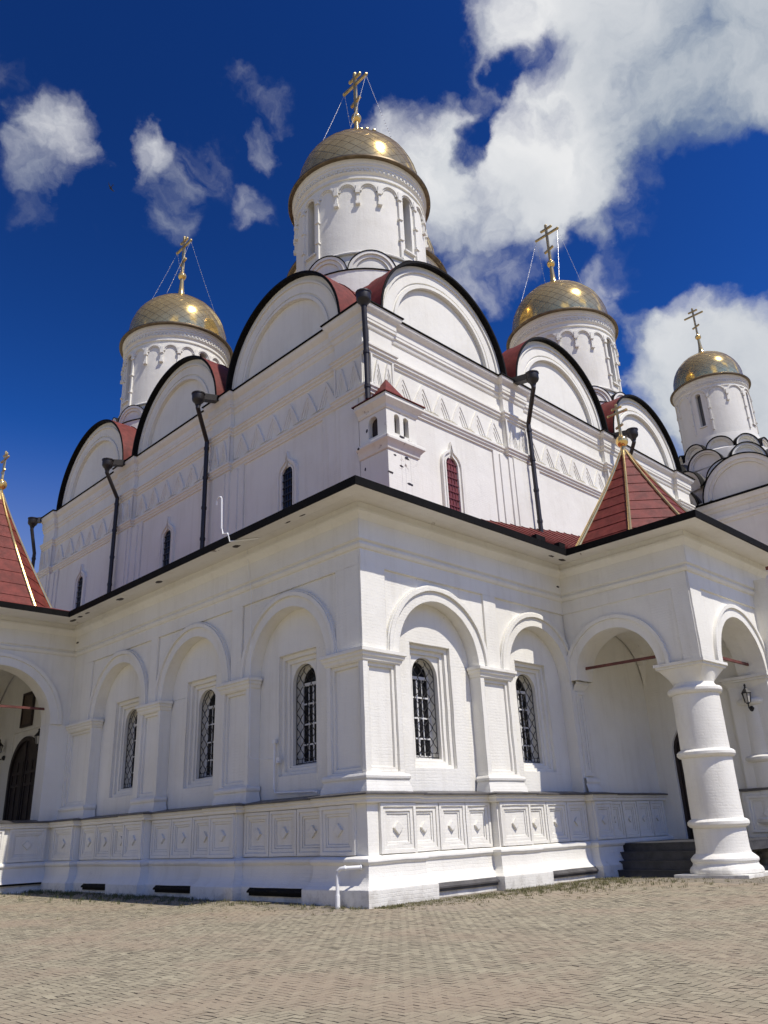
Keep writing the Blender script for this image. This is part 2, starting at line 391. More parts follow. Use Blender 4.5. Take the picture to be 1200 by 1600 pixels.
def dup(o, parent=None, loc=None, rotz=None):
    c = o.copy(); COL.objects.link(c)
    if parent is not None:
        inv = o.matrix_parent_inverse.copy(); c.parent = parent; c.matrix_parent_inverse = inv
    if loc is not None: c.location = loc
    if rotz is not None: c.rotation_euler = (0, 0, rotz)
    for ch in list(o.children): dup(ch, c)
    return c

# face frames: u along the wall, d outwards, z up
MX, MY = 4.5, 4.11
R = lambda u, d, z: (u, -d, z)
L = lambda u, d, z: (-d, u, z)
MR = lambda u, d, z: (u, MY-d, z)
ML = lambda u, d, z: (MX-d, u, z)
XP, YP = 9.65, -4.6            # right porch: side plane and front plane
YL = 17.4                      # left porch front plane
XW = 14.6                      # wall with the door inside the right porch
EAVE = 1.15

# ================================================================== GROUND
def gz(x, y): return .04 + .0055*max(0.0, y-1.5)*max(0.0, min(1.0, (4-x)/6))
def ground():
    b = MB()
    xs = [-400,-120,-60,-30,-20,-15,-10,-6,-3,-1,1,4,8,12,20,40,120,400]; ys = [-400,-120,-60,-30,-18,-12,-8,-4,-1,1,4,8,12,16,20,30,60,150,400]
    b.grid([[(x, y, (gz(x, min(y, 30)) - .010)) for x in xs] for y in ys])
    structure(b.build('ground', 'joint'))
    # herringbone bricks laid along the walls' directions
    W = .105; gap = .0048
    v = []; f = []; tone = []; dust = []
    def near_wall(x, y):
        # distance to the foot of the building
        dl = -.62-x if y > -.6 else 9; dr = -.62-y if x > -.6 else 9
        if x > 8.9 and y < -.6: dr = min(dr, max(-5.0-y, 0)) if x > 8.6 else dr
        return min(dl if x < -.6 else (0 if y > -.6 else 9), dr if y < -.6 else (0 if x > -.6 else 9)) if (x < -.6 or y < -.6) else -1
    for mm in range(-420, 420):
        for nn in range(-210, 210):
            ox, oy = mm+2*nn, mm-2*nn
            for (ax, ay, bx, by) in ((0,0,2,1), (0,1,1,3)):
                x0, y0, x1, y1 = (ox+ax)*W, (oy+ay)*W, (ox+bx)*W, (oy+by)*W
                cx, cy = (x0+x1)/2-14.0, (y0+y1)/2-15.0
                fx = cx-CAM.x; fy = cy-CAM.y
                dd = fx*.7071+fy*.7071; lat = fx*.7071-fy*.7071
                if dd < 1.8 or dd > 31 or abs(lat) > dd*.56+1.2: continue
                if cx > -.6 and cy > -.6: continue
                if cx > 9.3 and cy > -4.6: continue
                dw = near_wall(cx, cy)
                if dw < .8 and random.random() < .95-dw*.9: continue
                x0 += -14.0+gap; x1 += -14.0-gap; y0 += -15.0+gap; y1 += -15.0-gap
                h = gz(cx, cy)+random.uniform(-.0012, .0012); tx, ty = random.gauss(0, .0018), random.gauss(0, .0018)
                i = len(v)
                for (px, py) in ((x0,y0),(x1,y0),(x1,y1),(x0,y1)):
                    v.append((px, py, h+tx*(px-cx)/.1+ty*(py-cy)/.1))
                e = .006
                for (px, py) in ((x0-e/2,y0-e/2),(x1+e/2,y0-e/2),(x1+e/2,y1+e/2),(x0-e/2,y1+e/2)): v.append((px, py, h-.012))
                f.append((i,i+1,i+2,i+3))
                for k in range(4): f.append((i+k, i+4+k, i+4+(k+1)%4, i+(k+1)%4))
                tn = min(1, max(0, random.gauss(.55, .22))); tone.extend([.2+.8*tn, 0, 0, 0, 0]); ds = max(0.0, 1-dw/(1.8 if cx < 0 and cy > 0 else 4.5))*.9+random.gauss(0, .06); dust.extend([ds]*5)
    me = bpy.data.meshes.new('paving'); me.from_pydata(v, [], f)
    a = me.attributes.new('tone', 'FLOAT', 'FACE'); a.data.foreach_set('value', tone)
    a = me.attributes.new('dust', 'FLOAT', 'FACE'); a.data.foreach_set('value', dust)
    me.materials.append(M['paver'])
    structure_o = bpy.data.objects.new('paving', me); COL.objects.link(structure_o); structure(structure_o)
    # blown sand along the foot of the walls
    s = MB(); rows = []
    path = [(-.5+.0, YL), (-.5, -.5), (9.2, -.5), (9.2, -5.1), (17, -5.1)]
    pts = []
    for (x0, y0), (x1, y1) in zip(path[:-1], path[1:]):
        n = max(2, int(math.hypot(x1-x0, y1-y0)/.22))
        for k in range(n): pts.append((x0+(x1-x0)*k/n, y0+(y1-y0)*k/n))
    for i, (x, y) in enumerate(pts):
        wv = .85+.34*sin(i*.37)+.26*sin(i*1.13+1)+random.uniform(-.15, .15)
        dx, dy = (-1, 0) if y > 0 and x < 0 else ((0, -1) if x < 8.6 else (-.7, -.7))
        if x < .3 and y < .3: dx, dy = -.6, -.6; wv = .3
        if x > 5: wv += .25*(x-5)
        rows.append([(x-dx*.4, y-dy*.4, gz(x, y)+.03), (x+dx*wv*.5, y+dy*wv*.5, gz(x, y)+.012), (x+dx*wv, y+dy*wv, gz(x, y)-.010)])
    s.grid(rows); structure(s.build('sand', 'sand'))
    # weeds and dry grass
    gv = []; gf = []; gt = []
    def tuft(x, y, h, n, dry):
        for _ in range(n):
            a = random.uniform(0, 2*pi); l = h*random.uniform(.5, 1.2); ln = random.uniform(.2, .9)*l
            bx, by = x+random.gauss(0, .035), y+random.gauss(0, .035); z = gz(bx, by)-.005
            wd = .0045; px, py = -sin(a)*wd, cos(a)*wd
            i = len(gv)
            gv.extend([(bx+px, by+py, z), (bx-px, by-py, z), (bx+cos(a)*ln*.45-px*.7, by+sin(a)*ln*.45-py*.7, z+l*.65), (bx+cos(a)*ln*.45+px*.7, by+sin(a)*ln*.45+py*.7, z+l*.65), (bx+cos(a)*ln, by+sin(a)*ln, z+l*.85)])
            gf.extend([(i,i+1,i+2,i+3), (i+3,i+2,i+4)])
            tn = min(1, max(0, random.gauss(dry, .2))); gt.extend([tn, tn])
    for _ in range(480):
        y = random.uniform(-.6, 17.2); far = min(1, max(0, y)/9); off = random.expovariate(1/(.22+.4*far))
        if y > 3 or random.random() < .8: tuft(-.66-off, y, random.uniform(.04, .10)+.05*far, 12, .25 if y > 6 else .55)
    for _ in range(1200):
        x = random.uniform(-.5, 9.2)**1.0; off = random.expovariate(1/(.25+.11*max(0, x))); tuft(x, -.68-off, random.uniform(.03, .07)+(.035 if x > 4 else 0), 10, .6)
    for _ in range(300):
        tuft(random.uniform(8.2, 17), -5.0-random.expovariate(1/.8), random.uniform(.03, .07), 9, .6)
    for _ in range(260):
        y = random.uniform(.5, 17); tuft(-1.1-random.expovariate(1/1.2), y, random.uniform(.02, .05), 6, .65)
    me = bpy.data.meshes.new('weeds'); me.from_pydata(gv, [], gf)
    a = me.attributes.new('tone', 'FLOAT', 'FACE'); a.data.foreach_set('value', gt); me.materials.append(M['grass'])
    o = bpy.data.objects.new('weeds', me); COL.objects.link(o); o['kind'] = 'stuff'
    tag(o, 'green and dry weeds growing along the foot of the white walls', 'weeds')
ground()

# ================================================================== shared builders
def panel(b, m, u0, u1, z0, z1, d, steps=((.07, .10), (.07, .05)), diamond=False):
    """nested rails round a sunk field, d = depth of the field"""
    a0, a1, y0, y1 = u0, u1, z0, z1
    for w_, h_ in steps:
        b.box(m, a0, a1, d-.02, d+h_, y1-w_, y1); b.box(m, a0, a1, d-.02, d+h_, y0, y0+w_)
        b.box(m, a0, a0+w_, d-.02, d+h_, y0+w_, y1-w_); b.box(m, a1-w_, a1, d-.02, d+h_, y0+w_, y1-w_)
        a0 += w_; a1 -= w_; y0 += w_; y1 -= w_
    if diamond:
        uc, zc = (u0+u1)/2, (z0+z1)/2; s = min((a1-a0), (y1-y0))*.24; h = d+.06
        q = [(uc-s, zc), (uc, zc+s), (uc+s, zc), (uc, zc-s)]
        b.face([m(u, h, z) for u, z in q])
        for i in range(4):
            (ua, za), (ub, zb) = q[i], q[(i+1) % 4]
            b.face([m(ua, d-.01, za), m(ub, d-.01, zb), m(ub, h, zb), m(ua, h, za)])

# prototypes of the gallery window: local frame u = x, outwards = -y, sill at z = 0
WIN_R, WIN_H = .53, 2.30
def gallery_window(parent, loc, rotz, proto=[None]):
    if proto[0] is None:
        b = MB(); m = lambda u, d, z: (u, -d, z)
        op = (0, WIN_R-.06, WIN_H, 0)
        # grille: wrought bars curving past each other
        for k in (-1, 1):
            b.tube([m(k*(WIN_R-.03), 0, .02), m(k*(WIN_R-.03), 0, WIN_H)], .013, 5)
        b.tube([m((WIN_R-.03)*cos(pi*i/14), 0, WIN_H+(WIN_R-.03)*sin(pi*i/14)) for i in range(15)], .013, 5)
        b.tube([m(-WIN_R, 0, .04), m(WIN_R, 0, .04)], .014, 5); b.tube([m(-WIN_R, 0, .16), m(WIN_R, 0, .16)], .010, 5)
        nb = 6; top = lambda u: WIN_H+sqrt(max(0, (WIN_R-.03)**2-u*u))
        for j in range(nb):
            u0 = -WIN_R+.03+(j+.5)*(2*WIN_R-.06)/nb; sg = 1 if j % 2 else -1
            pts = []; z = .04
            while z < top(u0)-.02:
                pts.append(m(u0+sg*.078*sin((z-.16)*2*pi/.40) if z > .16 else u0, 0, z)); z += .05
            b.tube(pts, .013, 4)
        g = b.build('grille', 'iron')
        b = MB(); D = -.21
        ro = WIN_R+.02
        b.ring(m, 0, WIN_H, ro-.10, ro+.02, D-.05, D, n=16)
        for k in (-1, 1): b.box(m, min(k*(ro-.10), k*(ro+.02)), max(k*(ro-.10), k*(ro+.02)), D-.05, D, 0, WIN_H)
        b.box(m, -ro+.10, ro-.10, D-.05, D, 0, .10)
        b.box(m, -ro+.10, ro-.10, D-.05, D+.01, WIN_H-.06, WIN_H+.03)
        for z in (.57, 1.14, 1.72): b.box(m, -ro+.10, ro-.10, D-.05, D-.005, z-.022, z+.022)
        b.box(m, -.024, .024, D-.048, D-.002, .10, WIN_H-.06)
        for k in (-.21, .21): b.box(m, k-.012, k+.012, D-.046, D-.008, .10, WIN_H-.06)
        fr = b.build('window_frame', 'sash')
        b = MB(); b.archfill(m, (0, WIN_R+.01, WIN_H, 0), D-.03, 16); pn = b.build('pane', 'glass')
        root = MB(); root.box(m, -WIN_R-.06, WIN_R+.06, -.02, .07, -.10, -.015)      # stone sill carries the rest
        o = root.build('window', 'white')
        for x in (g, fr, pn): x.parent = o
        o.parent = parent; proto[0] = o
    else:
        o = dup(proto[0], parent)
    base = WORLD[parent.name]
    o.location = Vector(loc)-base; o.rotation_euler = (0, 0, rotz)
    return o

# ================================================================== GALLERY
GAL = thing('gallery', (0, 0, 0), 'low white brick gallery with arched niches and a red roof wrapped round the church', 'gallery')
RB = [(1.36, 4.75), (6.27, 9.55)]                       # bays of the sunlit side
LB = [(1.48, 5.02), (6.5, 10.2), (11.6, 15.3)]          # bays of the shaded side
REC = -.42
def gallery_face(m, bays, uend, corner_end, rotz):
    """upper wall of one side"""
    b = MB(); ZS = 6.12
    ops = [((a+c)/2, (c-a)/2, ZS, ZS) for a, c in bays]
    b.arches(m, .0 if m is R else .06, uend, ZS, 8.95, ops, -.06)
    for op in ops:
        b.reveal(m, op, -.06, REC, sill=False)
        # niche back with a stepped square frame and an arched opening
        uc = op[0]; f0, f1, fz0, fz1 = uc-.86, uc+.86, 3.20, 6.62
        back = [(uc+op[1]*cos(pi-pi*k/24), ZS+op[1]*sin(pi-pi*k/24)) for k in range(25)]
        b.rect(m, uc-op[1], f0, 2.45, ZS, REC); b.rect(m, f1, uc+op[1], 2.45, ZS, REC); b.rect(m, f0, f1, 2.45, fz0, REC)
        for k in range(24):
            (a, za), (c, zc) = back[k], back[k+1]
            lo = lambda u: fz1 if f0+1e-6 < u < f1-1e-6 else ZS
            mid = (a+c)/2
            zlo = fz1 if f0 < mid < f1 else ZS
            b.face([m(a,REC,min(zlo,za)), m(c,REC,min(zlo,zc)), m(c,REC,zc), m(a,REC,za)])
        # fill the slivers beside the frame's head
        for (x0, x1) in ((uc-op[1], f0), (f1, uc+op[1])): pass
        b.rect(m, f0-.25, f0, ZS-.01, fz1+.02, REC-.002); b.rect(m, f1, f1+.25, ZS-.01, fz1+.02, REC-.002)
        cur = REC
        a0, a1, y0, y1 = f0, f1, fz0, fz1
        for w_, h_ in ((.13, .11), (.13, .09)):
            nd = cur-h_
            b.face([m(a0,cur,y0), m(a0,nd,y0), m(a0,nd,y1), m(a0,cur,y1)]); b.face([m(a1,cur,y0), m(a1,nd,y0), m(a1,nd,y1), m(a1,cur,y1)])
            b.face([m(a0,cur,y1), m(a1,cur,y1), m(a1,nd,y1), m(a0,nd,y1)]); b.face([m(a0,cur,y0), m(a1,cur,y0), m(a1,nd,y0), m(a0,nd,y0)])
            i0, i1, j0, j1 = a0+w_, a1-w_, y0+w_*.8, y1-w_
            b.rect(m, a0, i0, y0, y1, nd); b.rect(m, i1, a1, y0, y1, nd); b.rect(m, i0, i1, j1, y1, nd); b.rect(m, i0, i1, y0, j0, nd)
            cur = nd; a0, a1, y0, y1 = i0, i1, j0, j1
        wop = (uc, WIN_R, y0+.06+WIN_H, y0+.06)
        nd = cur-.06
        for q_ in (a0, a1): b.face([m(q_,cur,y0), m(q_,nd,y0), m(q_,nd,y1), m(q_,cur,y1)])
        for q_ in (y0, y1): b.face([m(a0,cur,q_), m(a1,cur,q_), m(a1,nd,q_), m(a0,nd,q_)])
        b.arches(m, a0, a1, y0, y1, [wop], nd, n=16); b.reveal(m, wop, nd, nd-.55, n=16)
        gallery_window(GAL, m(uc, nd-.12, y0+.07), rotz)
        # jambs of the niche below the springing, faces of the pilasters follow below
    # strips framing the spandrels
    edges = [0.0]; 
    for (a, c) in bays: edges += [a-.45, c+.45]
    edges.append(uend)
    edges[0] = E0 = 0.0 if m is R else .08
    for i in range(0, len(edges), 2): b.box(m, edges[i], edges[i+1], -.08, 0, ZS+.004, 8.42)
    b.box(m, E0, uend, -.08, 0, 8.42, 8.95)
    b.build('wall', 'white', GAL)
    # pilasters
    spans = []; cur = 0.0
    for (a, c) in bays: spans.append((cur, a)); cur = c
    spans.append((cur, uend))
    for i, (a, c) in enumerate(spans):
        p = MB()
        if c-a < .3:
            p.box(m, a, c, REC, 0, 2.45, ZS+.01); p.build('pilaster', 'white', GAL); continue
        p.box(m, a+.004 if i else .15, c-.004, REC, -.13, 2.45, ZS-.002)
        al = a if i or m is R else .14
        p.box(m, al, a+.17, -.132, 0, 2.45, ZS); p.box(m, c-.17, c, -.132, 0, 2.45, ZS)
        p.box(m, a+.17, c-.17, -.132, 0, 5.78, ZS-.001); p.box(m, a+.17, c-.17, -.132, 0, 2.45, 3.05)
        panel(p, m, a+.17, c-.17, 3.05, 5.78, -.13, steps=((.10, .06),))
        pa = [(a, REC+.05), (a, 0), (c, 0), (c, REC+.05)]
        if i == 0: pa = [(-.0, 0), (c, 0), (c, REC+.05)]
        if i == len(spans)-1: pa = [(a, REC+.05), (a, 0), (c, 0)]
        if i > 0 or m is R:
            if i == 0: pa = None
        if pa and i > 0:
            p.sweep(m, pa, [(0, 5.80), (.03, 5.82), (.05, 5.90), (.09, 5.93), (.10, 6.00), (.14, 6.02), (.14, 6.11), (0, 6.14)])
            p.sweep(m, pa, [(.14, 2.45), (.12, 2.66), (.07, 2.80), (.07, 2.84), (.10, 2.87), (.11, 2.93), (.08, 2.99), (0, 3.0)])
        p.build('pilaster', 'white', GAL)
    for op in ops:
        a = MB(); r = op[1]
        a.ring(m, op[0], ZS, r, r+.30, -.07, .0, n=32); a.ring(m, op[0], ZS, r+.30, r+.43, -.07, .07, n=32)
        a.ring(m, op[0], ZS, r+.43, r+.475, -.07, .03, n=32)
        a.build('arch_moulding', 'white', GAL)
gallery_face(R, RB, XP+.02, True, 0.0)
gallery_face(L, LB, YL+.02, True, -pi/2)
# mouldings that wrap the corner pilaster
b = MB(); cp = [(REC+.05, -1.48), (0, -1.48), (0, 0), (1.36, 0), (1.36, REC+.05)]
cp = [(-REC-.05, -1.48), (0, -1.48), (0, 0), (1.36, 0), (1.36, REC+.05)]
b.sweep(R, cp, [(0, 5.80), (.03, 5.82), (.05, 5.90), (.09, 5.93), (.10, 6.00), (.14, 6.02), (.14, 6.11), (0, 6.14)])
b.build('corner_moulding', 'white', GAL); b = MB()
b.sweep(R, cp, [(.14, 2.45), (.12, 2.66), (.07, 2.80), (.07, 2.84), (.10, 2.87), (.11, 2.93), (.08, 2.99), (0, 3.0)])
b.build('corner_moulding', 'white', GAL)
# entablature under the eaves, gallery and both porches share the line
GP = [(0, -YL), (0, 0), (XP, 0)]
ENT = [(0, 8.86), (.05, 8.88), (.10, 8.96), (.10, 9.00), (.06, 9.02), (.06, 9.06), (.13, 9.10), (.13, 9.66), (.16, 9.70), (.22, 9.78), (.30, 9.84), (.30, 9.92), (.24, 9.95), (.24, 10.11)]
b = MB(); b.sweep(R, GP, ENT); b.build('entablature', 'white', GAL)
EP = [(-6.6, -(YL-.47)), (0, -(YL-.47)), (0, 0), (XP, 0), (XP, -YP), (XP+6.1, -YP)]
def eave_set(seg, parent):
    s = MB(); s.sweep(R, EP, [(-.5 if seg[0] == 0 else .0, 10.11), (.62, 10.11), (.62, 10.095), (EAVE-.04, 10.095)], seg=seg); s.build('soffit', 'white_soffit', parent)
    e = MB(); e.sweep(R, EP, [(EAVE-.05, 10.075), (EAVE+.0, 10.075), (EAVE+.03, 10.285), (EAVE-.03, 10.30), (EAVE-.3, 10.34)], seg=seg); e.build('eave_edge', 'black', parent)
eave_set((1, 3), GAL)
# roof from the eaves up to the church wall
b = MB()
def roof_top(x):   # height where the roof meets the church wall, lifting towards the porch
    return 12.95 if x < 8 else 12.95+1.5*min(1, (x-8)/10)**.75
rows = []
N = 8
for k in range(N+1):
    f_ = k/N
    row = [(-EAVE+(MX+EAVE)*f_, y, 10.28+(12.95-10.28)*f_) for y in (36, 30, 24, 18, 12, 8)]
    row += [(-EAVE+(MX+EAVE)*f_, -EAVE+(MY+EAVE)*f_, 10.28+2.67*f_)]
    row += [(max(x, -EAVE+(MX+EAVE)*f_) if x < 6 else x, -EAVE+(MY+EAVE)*f_, 10.28+(roof_top(x)-10.28)*f_) for x in (6, 8, 10, 11, 12, 13, 14, 16, 18, 20, 30)]
    rows.append(row)
b.grid(rows)
for k in range(22):      # standing seams
    x = 5.2+k*.62
    b.bar((x, -EAVE+.02, 10.30), (x, MY, roof_top(x)+.02), .015, .022)
b.build('roof', 'red', GAL)
for x0_, x1_ in ((8.2, 8.55), (6.9, 7.4)):
    b = MB(); b.box(R, x0_, x1_, .9, 1.1, 10.34, 10.50); b.build('snow_guard', 'black', GAL)
# podium with sunk panels
DB, DP = .02, .30
PR = [(-.30, 1.36), (4.62, 6.15), (9.45, 10.6)]; PL = [(-.30, 1.42), (5.05, 6.45), (10.2, 11.6), (15.3, YL)]
path = [(-DP, -YL)]
for a, c in reversed(PL):
    if a > 0: path += [(-DP, -max(a, 0)), (-DB, -max(a, 0))]
    if a > 0:
        nxt = [q for q in PL if q[1] < a][-1]; path += [(-DB, -nxt[1]), (-DP, -nxt[1])]
path += [(-DP, DP)]
for i, (a, c) in enumerate(PR):
    if i > 0: path += [(a, DB), (a, DP)]
    if i < len(PR)-1: path += [(c, DP), (c, DB)]
path += [(10.6, DP), (10.6, DB), (XW, DB)]
PROF = [(.34, -.25), (.34, .40), (.31, .43), (.27, .46), (.20, .54), (.155, .66), (.14, .82), (.14, .92), (.17, .94), (.20, .99), (.19, 1.05), (.14, 1.09), (.0, 1.12), (0, 2.28), (.10, 2.28), (.12, 2.31), (.12, 2.37), (.17, 2.40), (.17, 2.47), (-.1, 2.47)]
b = MB(); b.sweep(R, path, PROF)
def podium_panels(m, piers, bays3, lim=99):
    for a, c in piers:
        if a < 0: a = .02
        if c > lim: c = lim
        panel(b, lambda u, d, z: m(u, d+DP, z), a+.06, c-.06, 1.13, 2.27, 0, steps=((.09, .075), (.10, .045), (.06, .02)), diamond=True)
    for a, c in bays3:
        n = 3; g = .015; wd = (c-a-.06)/n
        for k in range(n):
            panel(b, lambda u, d, z: m(u, d+DB, z), a+.03+k*wd+g, a+.03+(k+1)*wd-g, 1.13, 2.27, 0, steps=((.09, .075), (.10, .045), (.06, .02)), diamond=True)
podium_panels(R, PR, [(1.36, 4.62), (6.15, 9.45)])
podium_panels(L, [(q[0], q[1]) for q in PL], [(1.42, 5.05), (6.45, 10.2), (11.6, 15.3)], lim=YL-.4)
panel_in = [(10.65, 14.5)]
for k in range(4): panel(b, lambda u, d, z: R(u, d+DB, z), 10.68+k*.95, 11.58+k*.95, 1.13, 2.27, 0, steps=((.09, .075), (.10, .045), (.06, .02)), diamond=True)
b.build('podium', 'white', GAL)
b = MB(); b.sweep(R, path, [(.235, 2.465), (.235, 2.50), (.21, 2.51), (-.30, 2.585), (-.62, 2.63)]); b.build('ledge_flashing', 'ledge', GAL)
# wall that carries on behind the right porch and behind the left one
b = MB()
b.rect(R, XP, XW, 2.3, 9.5, -.05); b.box(R, XP, 10.35, -.1, 0, 2.45, 6.1)
panel(b, R, XP+.12, 10.23, 3.05, 5.78, 0.0, steps=((.10, .05), (.10, .02)))
b.sweep(R, [(XP, 0), (10.35, 0), (10.35, -.06)], [(0, 5.80), (.05, 5.90), (.10, 6.00), (.14, 6.02), (.14, 6.11), (0, 6.14)])
b.sweep(R, [(XP, 0), (10.35, 0), (10.35, -.06)], [(.14, 2.45), (.12, 2.66), (.07, 2.80), (.10, 2.87), (.08, 2.99), (0, 3.0)])
b.build('inner_wall', 'white', GAL)
b = MB(); b.rect(L, YL, 27, .3, 9.5, -.05); b.build('inner_wall', 'white', GAL)
b = MB(); b.box(R, XP+6.1, 30, -.4, -.02, -.1, 10.1); b.build('wall', 'white', GAL)
# cellar opening covers; light painted in: paler on the sunlit side, black in shade
for m, us in ((L, [(1.2, 4.3), (6.15, 9.2), (11.1, 14.1)]), (R, [(1.55, 4.5), (6.3, 9.3)])):
    for a, c in us:
        v = MB(); d = DB+.30
        v.box(m, a, c, d-.25, d+.14, .27, .31)
        v.face([m(a,d+.14,.31), m(c,d+.14,.31), m(c,d-.02,.44), m(a,d-.02,.44)])
        v.box(m, a+.03, c-.03, d-.2, d+.09, .20, .27)
        v.build('vent_cover', 'ledge' if m is R else 'black', GAL)
# places where plaster has fallen from under the eaves
random.seed(3)
def scab(m, u, d, z, su, sz):
    """one ragged patch where the coat is gone, with smaller crumbs round it"""
    p = MB()
    def blot(u, z, su, sz):
        pts = []; n = 12
        for k in range(n):
            a = 2*pi*k/n; rr = random.uniform(.75, 1.15); pts.append((u+cos(a)*su*rr, z+sin(a)*sz*rr))
        for k in range(n):
            (a, za), (c, zc) = pts[k], pts[(k+1) % n]
            p.face([m(a, d-.02, za), m(c, d-.02, zc), m(c, d+.004, zc), m(a, d+.004, za)])
            p.face([m(a, d+.004, za), m(c, d+.004, zc), m(u, d+.008, z)])
    blot(u, z, su, sz)
    for _ in range(5): blot(u+random.uniform(-.95, .95)*su, z+random.uniform(-.7, .7)*sz, su*random.uniform(.12, .35), sz*random.uniform(.15, .4))
    return p
SR = lambda u, d, v: (u, -v, 10.093-d)      # underside of the eaves, v = distance out from the wall
SL = lambda u, d, v: (-v, u, 10.093-d)
for (m, u, d, z, su, sz) in ((SL, 4.85, 0, .72, .17, .10), (SL, 9.6, 0, .7, .18, .10), (SL, 12.4, 0, .72, .2, .10), (SL, 16.3, 0, .74, .26, .08), (SL, 14.9, 0, .8, .18, .06), (SL, 15.6, 0, .78, .16, .08), (SR, 8.85, 0, .72, .16, .08), (SR, 8.2, 0, .74, .13, .06), (R, 9.3, .135, 9.35, .09, .03), (L, 17.1, .135, 9.4, .12, .04), (SL, 2.2, 0, .75, .14, .03), (SL, 1.5, 0, .76, .12, .03)):
    scab(m, u, d, z, su, sz).build('fallen_plaster', 'wood', GAL)

# ================================================================== PORCHES
def cross_mesh(b, base, h, along, slim=1.0):
    """three-barred cross standing on base, bars along the given horizontal direction"""
    x, y, z = base; a = Vector(along)
    t = .055*h/3.2*1.45*slim
    b.bar((x, y, z), (x, y, z+h), t, t)
    def barx(zz, half, tilt=0.0):
        b.bar(Vector((x, y, zz+tilt))-a*half, Vector((x, y, zz-tilt))+a*half, t*.86, t*.9)
    barx(z+.74*h, .295*h); barx(z+.90*h, .13*h); barx(z+.31*h, .12*h, .035*h)
    for zz, half in ((z+.74*h, .295*h), (z+.90*h, .13*h)):
        for k in (-1, 1): b.sphere((x+a.x*half*k, y+a.y*half*k, zz), t*1.35, 8, 6)
    b.sphere((x, y, z+h), t*1.35, 8, 6)
def tent(parent, cx, cy, z0, z1, Rb, rot0, n=8):
    b = MB(); rows = []; prof = []
    nc = 10
    for k in range(nc):
        f0, f1 = k/nc, (k+1)/nc
        rr = lambda f: Rb*((1-f)**1.12)*.96+.09
        prof += [(rr(f0)+.020, z0+(z1-z0)*f0), (rr(f1)+.002, z0+(z1-z0)*f1-.012)]
    A = [rot0+2*pi*k/n for k in range(n+1)]
    b.grid([[(cx+r*cos(a), cy+r*sin(a), z) for a in A] for r, z in prof])
    o = b.build('tent_roof', 'red', parent, smooth=0)
    for k in range(n):
        g = MB(); a = A[k]
        g.tube([(cx+(r+.02)*cos(a), cy+(r+.02)*sin(a), z) for r, z in prof[::2]+[prof[-1]]], [.066-.026*i/nc for i in range(nc)]+[.045], 8)
        x = g.build('ridge', 'gold', o)
    g = MB(); g.lathe(cx, cy, [(.22, z1-.35), (.16, z1-.1), (.10, z1+.15), (.08, z1+.3)], 16); g.sphere((cx, cy, z1+.42), .24, 16, 10)
    g.lathe(cx, cy, [(.08, z1+.6), (.06, z1+.75)], 10)
    g.build('finial', 'gold', o)
    g = MB(); cross_mesh(g, (cx, cy, z1+.66), 1.35, (0, 1, 0), 1.25); g.build('cross', 'gold_dull', o)
    return o
def vault(b, x0, x1, y0, y1, zs):
    n = 18; cx, cy = (x0+x1)/2, (y0+y1)/2; rx, ry = (x1-x0)/2, (y1-y0)/2; r = min(rx, ry)
    rows = []
    for i in range(n+1):
        x = x0+(x1-x0)*i/n
        rows.append([(x, y0+(y1-y0)*j/n, zs+max(r*sqrt(max(0, 1-((x-cx)/rx)**2)), r*sqrt(max(0, 1-((y0+(y1-y0)*j/n-cy)/ry)**2)))) for j in range(n+1)])
    b.grid(rows)
def column(parent, cx, cy, zb=0.0):
    b = MB()
    prof = [(1.0, .16), (1.0, .24), (.97, .30), (.90, .36), (.88, .42), (.92, .48), (.92, .54), (.84, .62), (.76, .68), (.735, .80), (.73, 1.36), (.80, 1.38), (.85, 1.44), (.85, 1.52), (.80, 1.57), (.725, 1.60),
            (.715, 3.30), (.78, 3.32), (.83, 3.38), (.83, 3.46), (.78, 3.51), (.705, 3.54), (.69, 5.16), (.76, 5.18), (.80, 5.24), (.80, 5.32), (.76, 5.37), (.66, 5.40), (.62, 5.46), (.60, 5.52)]
    b.lathe(cx, cy, [(r, z+zb) for r, z in prof], 40)
    o = b.build('column', 'white', parent)
    c = MB(); n = 40; rows = []
    for k, z in enumerate((5.50, 5.60, 5.72, 5.84, 5.95, 5.955, 6.03, 6.035, 6.13)):
        f_ = min(1, max(0, (z-5.50)/.45)); half = .60+.13*f_ + (.05 if 5.952 < z < 6.032 else 0) + (.10 if z > 6.032 else 0)
        row = []
        for i in range(n+1):
            a = 2*pi*i/n; q = max(abs(cos(a)), abs(sin(a)))
            rr = half*((1-f_)*1 + f_/q); row.append((cx+rr*cos(a), cy+rr*sin(a), z+zb))
        rows.append(row)
    c.grid(rows); c.build('capital', 'white', o)
    p = MB(); hx = 1.08
    p.box(R, cx-hx, cx+hx, -cy-hx, -cy+hx, -.2, .15+zb); p.build('plinth', 'white', o)
    return o
PRC = thing('entrance_porch', (XP+2.5, -2.3, 0), 'white porch on stout round columns with red tent roof and steps, at right', 'porch')
PS = lambda u, d, z: (XP-d, u, z)          # side facing the yard's left
PF = lambda u, d, z: (u, YP-d, z)          # sunlit front
PS2 = lambda u, d, z: (XP+6.1+d, u, z)
b = MB(); ZS = 6.12
sideop = (-1.72, 1.48, ZS, ZS); frontop = (12.72, 1.68, ZS, ZS)
b.arches(PS, YP, 0.0, ZS, 8.95, [sideop], 0); b.reveal(PS, sideop, 0, -.95, sill=False)
b.arches(PS, YP+.9, 0.0, ZS, 8.95, [sideop], -.95)
b.arches(PF, XP, XP+6.1, ZS, 8.95, [frontop], 0); b.reveal(PF, frontop, 0, -.95, sill=False)
b.arches(PF, XP+.95, XP+6.1, ZS, 8.95, [frontop], -.95)
b.rect(PS2, YP, 0, ZS, 8.95, 0)
